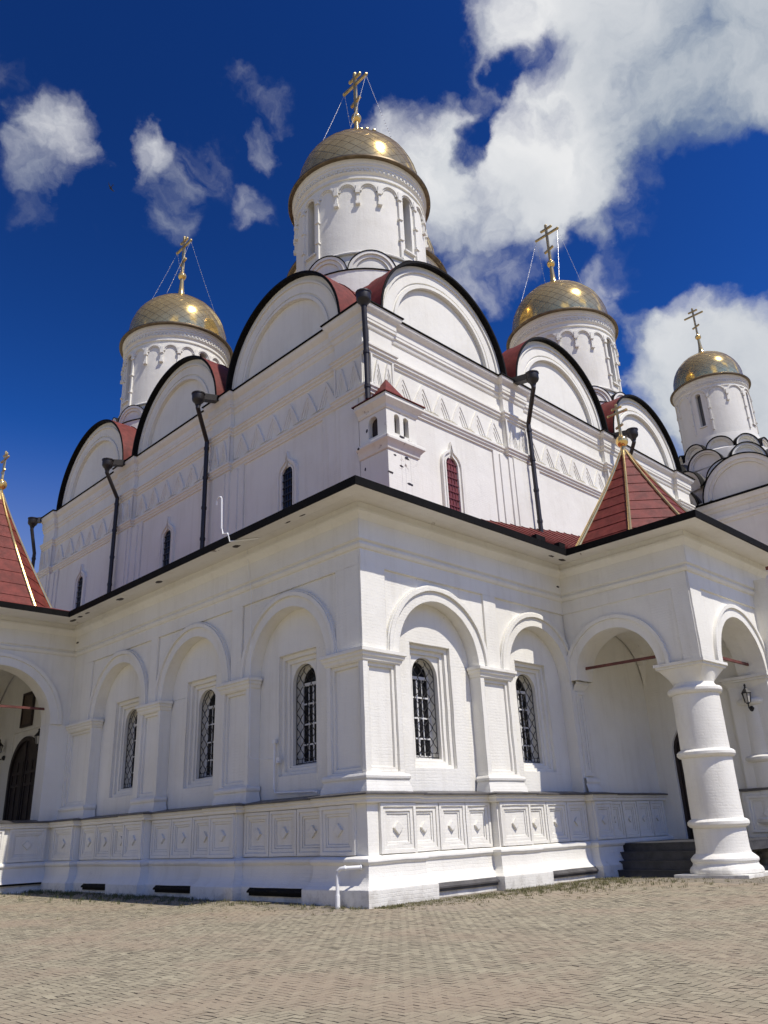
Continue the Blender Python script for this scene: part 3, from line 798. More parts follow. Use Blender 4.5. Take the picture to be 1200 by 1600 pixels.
for m, a, c in ((PS, YP, YP+.9), ): b.box(lambda u, d, z: (u, -d, z), XP, XP+1.37, -YP-1.37, -YP, ZS, ZS+.01)
b.box(PF, XP+4.75, XP+6.1, -1.37, 0, -.1, ZS)       # right pier, out of the picture
vault(b, XP+.9, XW, YP+.9, 0.0, 6.3)
b.build('wall', 'white', PRC)
for m, op, in ((PS, sideop), (PF, frontop)):
    a = MB(); r = op[1]
    a.ring(m, op[0], ZS, r, r+.30, -.05, .055, n=32); a.ring(m, op[0], ZS, r+.30, r+.43, -.05, .11, n=32); a.build('arch_moulding', 'white', PRC)
a = MB(); a.box(PF, XP, XP+.75, -.05, .05, ZS, 8.42); a.box(PF, XP, XP+6.1, -.05, .05, 8.42, 8.9); a.box(PS, YP+.0, YP+.55, -.05, .04, ZS, 8.42); a.box(PS, YP, 0, -.05, .04, 8.42, 8.9)
a.build('frieze', 'white', PRC)
PP = [(XP, 0.0), (XP, -YP), (XP+6.1, -YP)]
b = MB(); b.sweep(R, PP, [(o+.05, z) for o, z in ENT]); b.build('entablature', 'white', PRC)
eave_set((3, 5), PRC)
b = MB(); x0, x1, y0 = XP-EAVE, XP+6.1+EAVE, YP-EAVE
q = [(x0, 0), (x0, y0), (x1, y0), (x1, 0)]; cxy = (XP+2.5, -2.1)
rows = [[(x, y, 10.29) for x, y in q], [(cxy[0]+(x-cxy[0])*.35, cxy[1]+(y-cxy[1])*.35, 11.15) for x, y in q]]
b.grid(rows); b.build('roof', 'red', PRC, smooth=0)
tent(PRC, 12.25, -1.9, 10.45, 14.85, 2.85, rad(22.5))
column(PRC, XP+.72, YP+.72)
column(PRC, XP+5.4, YP+.72)
for p0, p1 in (((XP+.5, -.2, 6.55), (XP+.5, -3.4, 6.50)), ((10.9, YP+.5, 6.5), (14.5, YP+.5, 6.5))):
    r_ = MB(); r_.bar(p0, p1, .03, .045); r_.build('tie_rod', 'redrod', PRC)
for k in range(4):
    s = MB(); x = 9.92+.30*k; z = .245*(k+1)
    s.box(R, x, x+.34 if k < 3 else XW, .12 if False else .14, 4.35 - (1.3 if k else 1.3)*0, .0 if k == 0 else z-.245-.02, z-.035)
    s.box(R, x-.03, x+.36 if k < 3 else XW, .14, 4.36, z-.034, z)
    s.build('step', 'granite', PRC)
# wall with the door at the back of the porch
PW = lambda u, d, z: (XW-d, u, z)
b = MB(); dop = (-1.74, 1.05, 3.90, .97)
b.arches(PW, -5.2, .1, .0, 9.4, [dop], 0, n=18); b.reveal(PW, dop, 0, -.35, n=18)
b.box(PW, -4.5, -3.15, -.02, .12, 2.47, 6.1); panel(b, PW, -4.4, -3.25, 2.75, 5.75, .12, steps=((.12, .05), (.10, .02)))
b.sweep(PW, [(-4.6, .12), (-3.15, .12), (-3.15, 0)], [(0, 5.80), (.05, 5.90), (.10, 6.00), (.14, 6.02), (.14, 6.11), (0, 6.14)])
b.box(PW, -4.6, -3.0, -.02, .22, .9, 2.40); panel(b, PW, -4.45, -3.15, 1.13, 2.27, .22, steps=((.09, .07), (.08, .03)), diamond=True)
b.build('rear_wall', 'white', PRC)
b = MB(); b.box(PW, -4.6, -2.95, -.02, .30, 2.41, 2.49); b.build('ledge_flashing', 'ledge', PRC)
def door(m, op, d, parent):
    b = MB(); b.archfill(m, op, d, 18); uc, r, zs, zb = op
    b.ring(m, uc, zs, r-.12, r+.06, d-.02, d+.10, n=20)
    for k in (-1, 1): b.box(m, min(uc+k*(r-.12), uc+k*(r+.06)), max(uc+k*(r-.12), uc+k*(r+.06)), d-.02, d+.10, zb, zs)
    b.box(m, uc-.03, uc+.03, d-.01, d+.06, zb, zs+r-.1)
    for z in (zb+.05, zb+.75, zb+1.5, zs-.5, zs):
        for k in (-1, 1): b.box(m, uc+k*r*.46-r*.38, uc+k*r*.46+r*.38, d-.01, d+.05, z, z+.11)
    for k in (-1, 1):
        for q in (.12, .5, .84): b.box(m, uc+k*r*q-.04, uc+k*r*q+.04, d-.01, d+.045, zb, zs+(r*.35 if q < .6 else 0))
    o = b.build('door', 'wood', parent)
    h = MB(); h.tube([m(uc+.12, d+.05, zb+1.0), m(uc+.12, d+.12, zb+1.03), m(uc+.12, d+.12, zb+1.3), m(uc+.12, d+.05, zb+1.33)], .018, 6); h.build('handle', 'gold_dull', o)
    return o
door(PW, dop, -.22, PRC)

PLC = thing('entrance_porch', (-2.9, YL+3, 0), 'white porch with panelled parapet and wide dark archway, cut by the left photo edge', 'porch')
LF = lambda u, d, z: (u, YL-d, z)
b = MB(); lop = (-2.93, 2.12, ZS, ZS)
b.arches(LF, -6.6, 0, ZS, 8.95, [lop], 0); b.reveal(LF, lop, 0, -.8, sill=False)
b.arches(LF, -6.6, 0, ZS, 8.95, [lop], -.8)
b.box(LF, -.81, 0, -.8, 0, .2, ZS); b.box(LF, -6.6, -5.05, -.8, 0, .2, ZS)
b.box(LF, -5.05, -.81, -.5, -.05, .2, 2.45)
vault(b, -6.2, 0, YL+.8, YL+8.6, 6.4)
b.rect(LF, -6.6, 0, .2, 9.5, -8.6)
for m_ in (lambda u, d, z: (-6.6+d, u, z),):
    b.arches(m_, YL, YL+8.6, .9, 8.95, [(YL+4.5, 2.3, 5.6, .9)], 0)
b.build('wall', 'white', PLC)
a = MB(); a.ring(LF, lop[0], ZS, 2.12, 2.44, -.05, .055, n=32); a.ring(LF, lop[0], ZS, 2.44, 2.58, -.05, .11, n=32); a.build('arch_moulding', 'white', PLC)
b = MB(); pth = [(-6.6, -YL+DB), (-.3, -YL+DB)]
b.sweep(R, pth, PROF)
panel(b, lambda u, d, z: LF(u, d+DB, z), -1.85, -.48, 1.13, 2.27, 0, steps=((.09, .075), (.10, .045), (.06, .02)), diamond=True)
for k in range(4): panel(b, lambda u, d, z: LF(u, d+DB, z), -2.95-.95*k, -2.05-.95*k, 1.13, 2.27, 0, steps=((.09, .075), (.10, .045), (.06, .02)), diamond=True)
b.build('parapet', 'white', PLC)
b = MB(); b.sweep(R, pth, [(.235, 2.465), (.235, 2.50), (-.30, 2.585), (-.62, 2.60)]); b.build('ledge_flashing', 'ledge', PLC)
v = MB(); v.box(LF, -3.2, -.6, DB+.05, DB+.44, .36, .42); v.build('vent_cover', 'black', PLC)
PP = [(-6.6, -YL), (0, -YL)]
b = MB(); b.sweep(R, PP, [(o+.0, z) for o, z in ENT]); b.build('entablature', 'white', PLC)
eave_set((0, 1), PLC)
b = MB(); q = [(-EAVE+1.1, YL-1.62), (-7.75, YL-1.62), (-7.75, YL+9), (0, YL+9)]; cxy = (-3.2, YL+2.5)
b.grid([[(x, y, 10.29) for x, y in q+q[:1]], [(cxy[0]+(x-cxy[0])*.35, cxy[1]+(y-cxy[1])*.35, 11.1) for x, y in q+q[:1]]]); b.build('roof', 'red', PLC, smooth=0)
tent(PLC, -3.2, 19.55, 10.42, 16.1, 2.95, rad(22.5))
r_ = MB(); r_.bar((-.7, YL+.4, 6.75), (-5.2, YL+.4, 6.75), .03, .045); r_.build('tie_rod', 'redrod', PLC)
b = MB(); b.box(R, -6.6, 0, -(YL+8.6), -YL-.2, .2, .95); b.build('floor', 'granite', PLC)
b = MB(); dl = (21.45, 1.5, 4.55, .95)
panel(b, L, 19.75, 23.2, 1.0, 6.5, -.05, steps=((.12, .06),)); b.build('door_surround', 'white', PLC)
door(L, dl, -.03, PLC)

# lanterns
def lantern(loc, rotz, label, proto=[None]):
    if proto[0] is None:
        o = thing('wall_lantern', (0, 0, 0), label, 'lantern', 'iron lanterns beside the church doors')
        m = lambda u, d, z: (u, -d, z)
        b = MB(); b.lathe(0, -.02, [(.001, -.28), (.06, -.26), (.10, -.16), (.06, -.08), (.001, -.06)], 12); b.tube([m(0, .02, -.18), m(0, .16, -.24), m(0, .27, -.16), m(0, .28, -.02)], .022, 8); b.build('bracket', 'iron', o)
        b = MB(); b.lathe(0, -.28, [(.05, .0), (.09, .03), (.13, .32), (.13, .33)], 6); b.build('glass', 'lens', o, smooth=0)
        b = MB(); b.lathe(0, -.28, [(.001, -.04), (.07, -.01), (.07, .02), (.05, .03)], 6)
        b.lathe(0, -.28, [(.17, .32), (.17, .35), (.12, .42), (.05, .50), (.03, .56), (.045, .60), (.001, .66)], 6)
        for k in range(6):
            a = 2*pi*k/6; b.bar((.095*cos(a), -.28+.095*sin(a), .02), (.14*cos(a), -.28+.14*sin(a), .33), .01, .01)
        b.build('lantern_cage', 'iron', o, smooth=0)
        proto[0] = o
    else: o = dup(proto[0])
    o.location = loc; o.rotation_euler = (0, 0, rotz); o['label'] = label; o['category'] = 'lantern'; o['group'] = 'iron lanterns beside the church doors'
    return o
lantern((XW-.17, -3.92, 5.2), -pi/2, 'black iron lantern on the panelled wall right of the round column')
lantern((.04, 19.72, 5.6), -pi/2, 'black iron lantern just right of the arched door in the left porch')
lantern((.04, 24.0, 5.6), -pi/2, 'black iron lantern left of the arched door, cut by the photo edge')
ic = thing('icon_panel', (0, 21.8, 6.6), 'dark framed panel hanging above the arched door in the left porch', 'icon')
b = MB(); b.box(L, 21.25, 22.35, -.04, .02, 6.62, 8.0); b.build('picture', 'icon', ic)
b = MB()
for a, c, z0, z1 in ((21.2, 22.4, 6.56, 6.66), (21.2, 22.4, 7.96, 8.06), (21.2, 21.3, 6.66, 7.96), (22.3, 22.4, 6.66, 7.96)): b.box(L, a, c, -.04, .06, z0, z1)
b.build('frame', 'wood', ic)

# ================================================================== CHURCH
CH = thing('church', (18, 18, 0), 'tall white brick church with semicircular gables and gilded helmet domes on white drums', 'church')
WX, WY = 31.2, 33.8
PILR = [(4.5, 5.75), (12.93, 14.5), (21.6, 23.2), (29.7, 31.2)]; PILL = [(4.11, 5.74), (13.06, 14.6), (22.1, 23.7), (32.2, 33.8)]
def church_face(m, pil, end, win_u):
    b = MB()
    b.rect(m, pil[0][0], end, 10, 21.05, 0)
    for i, (a, c) in enumerate(pil):
        # stepped responds either side of each flat buttress
        if i > 0: b.box(m, a-.95, a, -.1, .07, 10, 17.12); b.box(m, a-.55, a, -.1, .13, 10, 17.0)
        if i < len(pil)-1: b.box(m, c, c+.95, -.1, .07, 10, 17.12); b.box(m, c, c+.55, -.1, .13, 10, 17.0)
        b.box(m, a, c, -.1, .20, 10, 21.0)
        b.box(m, a+.28, c-.28, -.1, .25, 10, 17.0) if c-a > 1.5 else None
    b.build('wall', 'white', CH)
    f = MB()
    def zig(uc, wd, z0, z1, d):
        H = z1-z0
        for k, h_ in enumerate((.08, .052, .026)):
            ww = wd*(.5-.115*k); iw = ww-wd*.115; zt = z1-.19*H*k; zi = zt-.19*H
            prof = ((1.0, 0.0), (.80, .24), (.46, .60), (.17, .87), (0.0, 1.0))
            ol = [(uc-ww*a_, z0+(zt-z0)*b_) for a_, b_ in prof]; il = [(uc-iw*a_, z0+(zi-z0)*b_) for a_, b_ in prof]
            f.band(m, ol+[(2*uc-x_, y_) for x_, y_ in reversed(ol[:-1])], il+[(2*uc-x_, y_) for x_, y_ in reversed(il[:-1])], d-.03, d+h_)
    for i in range(len(pil)-1):
        a, c = pil[i][1], pil[i+1][0]; n = 6; wd = (c-a-.2)/n
        for k in range(n): zig(a+.1+(k+.5)*wd, wd*.98, 17.60, 18.70, 0)
    for i, (a, c) in enumerate(pil):
        n = 2; wd = (c-a-.16)/n
        f.box(m, a, a+.09, .18, .26, 17.5, 18.85); f.box(m, c-.09, c, .18, .26, 17.5, 18.85)
        for k in range(n): zig(a+.08+(k+.5)*wd, wd*.96, 17.55, 18.72, .20)
    f.build('zigzag_frieze', 'white', CH)
def church_path():
    p = [(MX, -WY)]
    P = list(reversed(PILL))
    p = [(MX-.20, -WY)]
    for i, (a, c) in enumerate(P):
        if i < len(P)-1: p += [(MX-.20, -a), (MX, -a), (MX, -P[i+1][1]), (MX-.20, -P[i+1][1])]
    p += [(MX-.20, -MY+.20)]
    for i, (a, c) in enumerate(PILR):
        if i < len(PILR)-1: p += [(c, -MY+.20), (c, -MY), (PILR[i+1][0], -MY), (PILR[i+1][0], -MY+.20)]
    p += [(WX, -MY+.20), (WX, -MY-3)]
    return p
church_face(MR, PILR, WX, None); church_face(ML, PILL, WY, None)
cpth = church_path()
b = MB()
b.sweep(R, cpth, [(0, 17.05), (.06, 17.08), (.06, 17.16), (.12, 17.22), (.12, 17.30), (.17, 17.34), (.17, 17.44), (.04, 17.50), (0, 17.52)])
b.sweep(R, cpth, [(0, 18.82), (.06, 18.86), (.06, 18.95), (.13, 19.0), (.13, 19.1), (.18, 19.13), (.18, 19.22), (0, 19.30)])
b.sweep(R, cpth, [(0, 19.98), (.05, 20.02), (.08, 20.10), (.08, 20.18), (.14, 20.22), (.14, 20.34), (.16, 20.36), (.16, 20.62), (.22, 20.68), (.30, 20.76), (.34, 20.84), (.34, 20.95), (-.4, 20.98)])
b.build('cornice', 'white', CH)
b = MB(); b.sweep(R, cpth, [(.36, 20.93), (.40, 20.95), (.40, 21.0), (.36, 21.02), (-.5, 21.10)]); b.build('cornice_flashing', 'black', CH)
b = MB(); b.box(R, MX+.3, WX, -WY, -MY-.3, 20.9, 21.35); b.build('flat_roof', 'red', CH)
b = MB(); b.rect(lambda u, d, z: (WX+d, u, z), MY, WY, 10, 21, 0); b.rect(lambda u, d, z: (u, WY+d, z), MX, WX, 10, 21, 0); b.build('rear_wall', 'white', CH)
# gables
def gable(m, uc, r, depth):
    zc = 21.06
    g = MB()
    g.halfdisc(m, uc, zc, r*.735, -.16); g.ring(m, uc, zc, r*.735, r*.775, -.2, .03, ends=False); g.ring(m, uc, zc, r*.775, r*.80, -.2, -.04, ends=False)
    g.ring(m, uc, zc, r*.80, r*.915, -.2, -.0, ends=False); g.ring(m, uc, zc, r*.915, r*.94, -.2, .07, ends=False); g.ring(m, uc, zc, r*.94, r+.02, -.2, .02, ends=False)
    o = g.build('gable', 'white', CH)
    e = MB(); e.ring(m, uc, zc-.02, r, r+.10, -.08, .31, a0=-.02, a1=pi+.02, n=40); e.build('gable_edge', 'black', o)
    f = MB(); A = [pi*k/32 for k in range(33)]
    nn = 12
    f.grid([[m(uc+(r+.12)*cos(a), .295-(depth+.295)*j/nn, zc-.02+(r+.12)*sin(a)) for a in A] for j in range(nn+1)])
    for j in range(1, nn): f.ring(m, uc, zc-.02, r+.12, r+.165, -.30-(depth-.30)*j/nn-.02, -.30-(depth-.30)*j/nn+.02, n=32)
    f.build('gable_roof', 'red', o)
    return o
GR = [(9.25, 4.02), (18.15, 4.0), (26.75, 3.85)]; GLf = [(9.35, 4.02), (18.35, 4.05), (27.75, 4.2)]
for u, r in GR: gable(MR, u, r, 9.5)
for u, r in GLf: gable(ML, u, r, 9.5)
# upper windows
def church_window(m, u, red):
    s = MB(); r = .36; zs, zb = 15.46, 12.9
    def outline(k):
        pts = [(u-r-k, zb), (u-r-k, zs)]
        for i in range(1, 7):
            a = pi-(pi*.36)*i/6; pts.append((u+(r+k)*cos(a), zs+(r+k)*sin(a)))
        x, z = pts[-1]; tip = zs+r+k+.42
        pts += [(u-(r+k)*.17, zs+(r+k)*.98+.06), (u, tip)]
        full = pts + [(2*u-x_, z_) for x_, z_ in reversed(pts[:-1])]
        return full
    s.band(m, outline(.28), outline(.17), -.05, .14); s.band(m, outline(.17), outline(.08), -.05, .07); s.band(m, outline(.08), outline(.0), -.05, .10)
    op = (u, r, zs, zb)
    o = s.build('window', 'white', CH)
    return o
def church_window_full(m, u, red):
    # the embrasure is a dark box set into the wall with bars across it
    o = church_window(m, u, red); r = .355; zs, zb = 15.46, 12.9
    p = MB(); p.archfill(m, (u, r, zs, zb), .012, 14); p.build('pane', 'shutter' if red else 'glass', o)
    g = MB()
    for k in range(9): g.box(m, u-r, u+r, .012, .05, zb+.15+k*.31, zb+.20+k*.31)
    for k in (-.5, 0, .5): g.box(m, u+k*r-.015, u+k*r+.015, .012, .04, zb, zs+r*.8)
    g.build('grille', 'shutter' if red else 'iron', o)
church_window_full(MR, 9.07, True); church_window_full(ML, 8.95, False); church_window_full(ML, 18.45, False); church_window_full(ML, 27.95, False)

# drums and domes ----------------------------------------------------------------
def drum_meshes(R0=3.3, zb=25.2, S=1.0, narc=20, nkok=10, ped=21.0, wins=(0, 5, 10, 15), off=0.0, kok=True):
    """returns mesh builders about the axis at the origin; heights relative to the corner drums"""
    Z = lambda z: zb+(z-25.2)*S
    cyl = lambda u, d, z: ((R0*S+d*S)*cos(u), (R0*S+d*S)*sin(u), Z(z))
    b = MB()
    if kok: b.lathe(0, 0, [((R0+.55)*S, ped), ((R0+.55)*S, Z(25.2)), ((R0+.42)*S, Z(25.25))], 60)
    st = 2*pi/narc; da = off
    wz0, wz1 = 27.25, 30.42
    w2 = .25/R0
    # shell with slits for the windows, built sector by sector
    for k in range(narc):
        a0 = da+(k-.5)*st; a1 = a0+st; ac = (a0+a1)/2
        nsub = 5
        for j in range(nsub):
            s0 = a0+st*j/nsub; s1 = a0+st*(j+1)/nsub
            if k in wins and j == 2:
                s0, s1 = ac-w2, ac+w2
                b.rect(cyl, s0, s1, 25.2, wz0, 0); b.rect(cyl, s0, s1, wz1+.22, 31.0, 0)
                p = [(ac-w2*cos(pi*i/8), wz1+.22*sin(pi*i/8)) for i in range(9)]
                for i in range(8): b.face([cyl(p[i][0],0,p[i][1]), cyl(p[i+1][0],0,p[i+1][1]), cyl(p[i+1][0],0,wz1+.22), cyl(p[i][0],0,wz1+.22)])
                for q in (s0, s1): b.face([cyl(q,0,wz0), cyl(q,-.5,wz0), cyl(q,-.5,wz1), cyl(q,0,wz1)])
                b.grid([[cyl(x,0,z) for x, z in p], [cyl(x,-.5,z) for x, z in p]])
                b.face([cyl(s0,.12,wz0-.05), cyl(s1,.12,wz0-.05), cyl(s1,-.5,wz0+.1), cyl(s0,-.5,wz0+.1)])
                b.box(cyl, s0-.03, s1+.03, -.02, .14, wz0-.14, wz0-.05)
            else:
                if k in wins and j == 1: s1 = ac-w2
                if k in wins and j == 3: s0 = ac+w2
                b.rect(cyl, s0, s1, 25.2, 31.0, 0)
        # arcade
        ra = st*.5; zc = 30.18
        n = 12; ro, ri = .50*st*R0, .50*st*R0-.13
        def apt(r, i, d): a = pi*i/n; return cyl(ac+r*cos(a)/R0, d, zc+r*sin(a)*1.02)
        b.grid([[apt(ri, i, -.01) for i in range(n+1)], [apt(ri, i, .10) for i in range(n+1)], [apt(ro, i, .10) for i in range(n+1)], [apt(ro, i, -.01) for i in range(n+1)]])
        b.grid([[apt(ri-.07, i, -.01) for i in range(n+1)], [apt(ri-.07, i, .05) for i in range(n+1)], [apt(ri, i, .05) for i in range(n+1)]])
        # corbel or long colonnette at the left joint of this arch
        aj = a0; hw = .065/R0
        b.box(cyl, aj-hw*1.6, aj+hw*1.6, -.01, .17, 29.98, 30.20)
        b.box(cyl, aj-hw*1.25, aj+hw*1.25, -.01, .135, 30.2, 30.5)
        isw = k in wins or (k-1) % narc in wins
        if isw:
            b.box(cyl, aj-hw, aj+hw, -.01, .11, 26.6, 29.98)
            for z in (27.6, 28.8): b.box(cyl, aj-hw*1.7, aj+hw*1.7, -.01, .17, z, z+.11)
        else:
            b.box(cyl, aj-hw, aj+hw, -.01, .11, 29.5, 29.98); b.box(cyl, aj-hw*1.6, aj+hw*1.6, -.01, .16, 29.34, 29.5)
    prof = [(0, 30.93), (.07, 30.95), (.07, 31.03), (.03, 31.05), (.03, 31.20), (.09, 31.24), (.13, 31.30), (.06, 31.34), (.06, 31.52), (.10, 31.54), (.10, 31.68), (.14, 31.70), (.15, 31.82), (.19, 31.86), (.22, 32.0)]
    b.lathe(0, 0, [((R0+d)*S, Z(z)) for d, z in prof], 72)
    nd = 90
    for k in range(nd):
        a = 2*pi*k/nd; b.box(cyl, a-.018, a+.012, .02, .105, 31.40, 31.52)
    if kok:
        b.lathe(0, 0, [((R0+d)*S, Z(z)) for d, z in [(.0, 26.45), (.10, 26.47), (.12, 26.54), (.05, 26.62), (0, 26.64)]], 72)
        sk = 2*pi/nkok
        for k in range(nkok):
            ac = da+(k+.5)*sk if False else da+sk*(k+.5)
            kc = lambda u, d, z, ac=ac: ((R0+.28+d)*S*cos(ac+u), (R0+.28+d)*S*sin(ac+u), Z(z))
            hr = sk*.485; H = 1.05; n = 16
            def kp(f_, i, d): a = pi*i/n; return kc(hr*f_*cos(a), d, 25.28+H*f_*sin(a))
            rows = []
            for f_, d in ((1.0, -.35), (1.0, .14), (.86, .14), (.86, .07), (.70, .07), (.70, .0), (.02, .0)): rows.append([kp(f_, i, d) for i in range(n+1)])
            b.grid(rows)
    e = MB()
    if kok:
        sk = 2*pi/nkok
        for k in range(nkok):
            ac = da+sk*(k+.5); hr = sk*.485; n = 16
            def kq(f_, i, d): a = pi*i/n; return ((R0+.28+d)*S*cos(ac+hr*f_*cos(a)), (R0+.28+d)*S*sin(ac+hr*f_*cos(a)), Z(25.28+1.05*f_*sin(a)+.01))
            e.grid([[kq(1.0, i, -.3) for i in range(n+1)], [kq(1.0, i, .17) for i in range(n+1)], [kq(1.035, i, .17) for i in range(n+1)], [kq(1.035, i, -.3) for i in range(n+1)]])
        e.lathe(0, 0, [((R0+.57)*S, Z(25.17)), ((R0+.60)*S, Z(25.19)), ((R0+.60)*S, Z(25.23)), ((R0+.40)*S, Z(25.29))], 60)
    wn = []
    for k in wins:
        ac = da+k*st; q = MB(); q.face([cyl(ac-w2,-.45,wz0), cyl(ac+w2,-.45,wz0), cyl(ac+w2,-.45,wz1+.2), cyl(ac-w2,-.45,wz1+.2)]); wn.append(q)
    return b, e, wn
def dome_meshes(R0=3.3, zb=25.2, S=1.0, nd=28, seed=1):
    Z = lambda z: zb+(z-25.2)*S
    rnd = random.Random(seed)
    skin = MB()
    # helmet of overlapping lozenge plates; each plate is a flat facet
    rb = R0-.08
    P = []
    NR = 20
    for i in range(NR+1):
        f_ = i/NR; a = -.22+(pi/2+.22-.075)*f_
        r = rb*cos(a)*(1.0 if a > 0 else 1.0); z = 33.02+rb*.985*sin(a)
        r += .10*max(0, (-a)/.22)
        if f_ > .86: z += (f_-.86)**2*6.0
        P.append((r, z))
    pts = [[None]*nd for _ in range(NR+1)]
    for i, (r, z) in enumerate(P):
        for j in range(nd):
            a = 2*pi*(j+.5*(i % 2))/nd
            jr = rnd.gauss(0, .010) if 1 < i < NR else 0
            rr = (r+jr)*S; pts[i][j] = (rr*cos(a), rr*sin(a), Z(z)+rnd.gauss(0, .003)*S)
    def q(i, j): return pts[i][j % nd]
    seam = MB()
    for i in range(NR-1):
        for j in range(nd):
            if i % 2 == 0: quad = [q(i, j), q(i+1, j), q(i+2, j), q(i+1, j-1)]
            else: quad = [q(i, j), q(i+1, j+1), q(i+2, j), q(i+1, j)]
            skin.face(quad)
            for k in (0, 1): seam.tube([Vector(quad[2*k]), Vector(quad[2*k+1])], .0075*S, 4, caps=False); seam.tube([Vector(quad[0]), Vector(quad[3])], .0075*S, 4, caps=False) if k else None
    for j in range(nd): skin.face([q(0, j), q(0, j+1), q(1, j)])
    rim = MB(); rim.lathe(0, 0, [((R0+.20)*S, Z(32.0)), ((R0+.40)*S, Z(31.98)), ((R0+.43)*S, Z(32.02)), ((R0+.43)*S, Z(32.10)), ((R0+.40)*S, Z(32.13)), ((R0+.05)*S, Z(32.36)), ((R0-.12)*S, Z(32.45))], 72)
    fin = MB(); ztop = P[-1][1]
    fin.lathe(0, 0, [(.62*S, Z(ztop-.14)), (.42*S, Z(ztop+.06)), (.27*S, Z(ztop+.40)), (.19*S, Z(ztop+.85)), (.15*S, Z(ztop+1.35)), (.13*S, Z(38.2))], 24)
    fin.sphere((0, 0, Z(38.42)), .29*S, 16, 10); fin.lathe(0, 0, [(.14*S, Z(38.62)), (.09*S, Z(38.8))], 12)
    cr = MB(); cross_mesh(cr, (0, 0, Z(38.7)), 3.1*S, (0, 1, 0))
    ch = MB()
    for sy in (-1, 1):
        for sx in (-1, 1):
            p0 = Vector((0, sy*.90*S, Z(38.7)+.73*3.1*S)); p1 = Vector((sx*1.9*S, sy*1.55*S, Z(35.2)))
            n = 34
            pts_ = [p0.lerp(p1, i/n)-Vector((0, 0, .10*sin(pi*i/n)*S)) for i in range(n+1)]
            ch.tube(pts_, .006*S, 4)
            for i in range(1, n):
                ch.sphere(pts_[i], rnd.uniform(.012, .036)*S, 6, 4)
    return skin, seam, rim, fin, cr, ch
dome_proto = {}
def put_drum(x, y, key, **kw):
    dk = {k: kw[k] for k in ('R0', 'zb', 'S') if k in kw}
    nd = kw.pop('nd', 28); chains = kw.pop('chains', True); parent = kw.pop('parent', CH)
    if key in dome_proto:
        d0, m0 = dome_proto[key]
        for o in (d0, m0):
            c = dup(o, parent, loc=Vector((x, y, 0)) )
        return
    b, e, wn = drum_meshes(**kw)
    o = b.build('drum', 'white_drum', parent, loc=(x, y, 0))
    if e.f: e.build('gable_edge', 'black', o)
    for q in wn: q.build('slit_window', 'dimglass', o)
    skin, under, rim, fin, cr, ch = dome_meshes(nd=nd, **dk)
    d = skin.build('dome', 'gold', parent, smooth=60, loc=(x, y, 0))
    under.build('plate_seam', 'eave', d); rim.build('dome_eave', 'eave', d); fin.build('finial', 'gold', d); cr.build('cross', 'gold_dull', d)
    if chains: ch.build('chain', 'chain', d)
    dome_proto[key] = (o, d)
put_drum(9.1, 8.95, 'corner')
put_drum(9.1, 27.1, 'corner'); put_drum(27.7, 9.0, 'corner'); put_drum(27.7, 27.1, 'corner')
put_drum(18.3, 18.0, 'main', R0=3.3, zb=26.2, S=1.52, nkok=12, narc=20)

# ================================================================== BELFRY TURRET on the gallery roof
TU = thing('bell_turret', (5.05, 3.55, 12), 'small white turret with red cap and broken plaster at the church corner', 'turret')
b = MB(); x0, x1, y0, y1 = 4.24, 5.80, 2.91, 4.35
FR_ = lambda u, d, z: (u, y0-d, z); LE_ = lambda u, d, z: (x0-d, u, z); RI_ = lambda u, d, z: (x1+d, u, z)
fo = [(4.78, .135, 15.72, 15.06), (5.25, .135, 15.72, 15.06)]; lo_ = [(3.62, .24, 15.62, 15.02)]
b.arches(FR_, x0, x1, 11, 16.1, fo, 0, n=10); b.arches(LE_, y0, y1, 11, 16.1, lo_, 0, n=10); b.arches(RI_, y0, y1, 11, 16.1, [], 0)
for o_ in fo: b.reveal(FR_, o_, 0, -.25, n=10)
for o_ in lo_: b.reveal(LE_, o_, 0, -.25, n=10)
tp_ = [(x0, -y1), (x0, -y0), (x1, -y0), (x1, -y1)]
b.sweep(R, tp_, [(0, 14.30), (.05, 14.34), (.07, 14.48), (.14, 14.58), (.22, 14.66), (.22, 14.76), (.12, 14.84), (0, 14.92)])
b.sweep(R, tp_, [(0, 15.95), (.05, 16.0), (.07, 16.12), (.14, 16.2), (.24, 16.3), (.24, 16.46), (0, 16.5)])
b.build('shaft', 'white_worn', TU)
b = MB()
for o_ in fo: b.archfill(FR_, (o_[0], o_[1], o_[2], o_[3]), -.2, 10)
for o_ in lo_: b.archfill(LE_, o_, -.2, 10)
b.build('opening', 'wood', TU)  # dark sheets closing the openings, their colour standing in for the shade inside
b = MB(); cx, cy = (x0+x1)/2, (y0+y1)/2; e = .29
q = [(x0-e, y0-e), (x1+e, y0-e), (x1+e, y1+.1), (x0-e, y1+.1)]
for k in range(4):
    qm = [(cx+(x-cx)*.60, cy+(y-cy)*.60, 16.68) for x, y in q]
    b.face([(*q[k], 16.50), (*q[(k+1) % 4], 16.50), qm[(k+1) % 4], qm[k]]); b.face([qm[k], qm[(k+1) % 4], (cx+.02, cy, 17.78)]); b.face([(*q[k], 16.46), (*q[(k+1) % 4], 16.46), (*q[(k+1) % 4], 16.50), (*q[k], 16.50)])
b.build('cap_roof', 'red', TU, smooth=0)
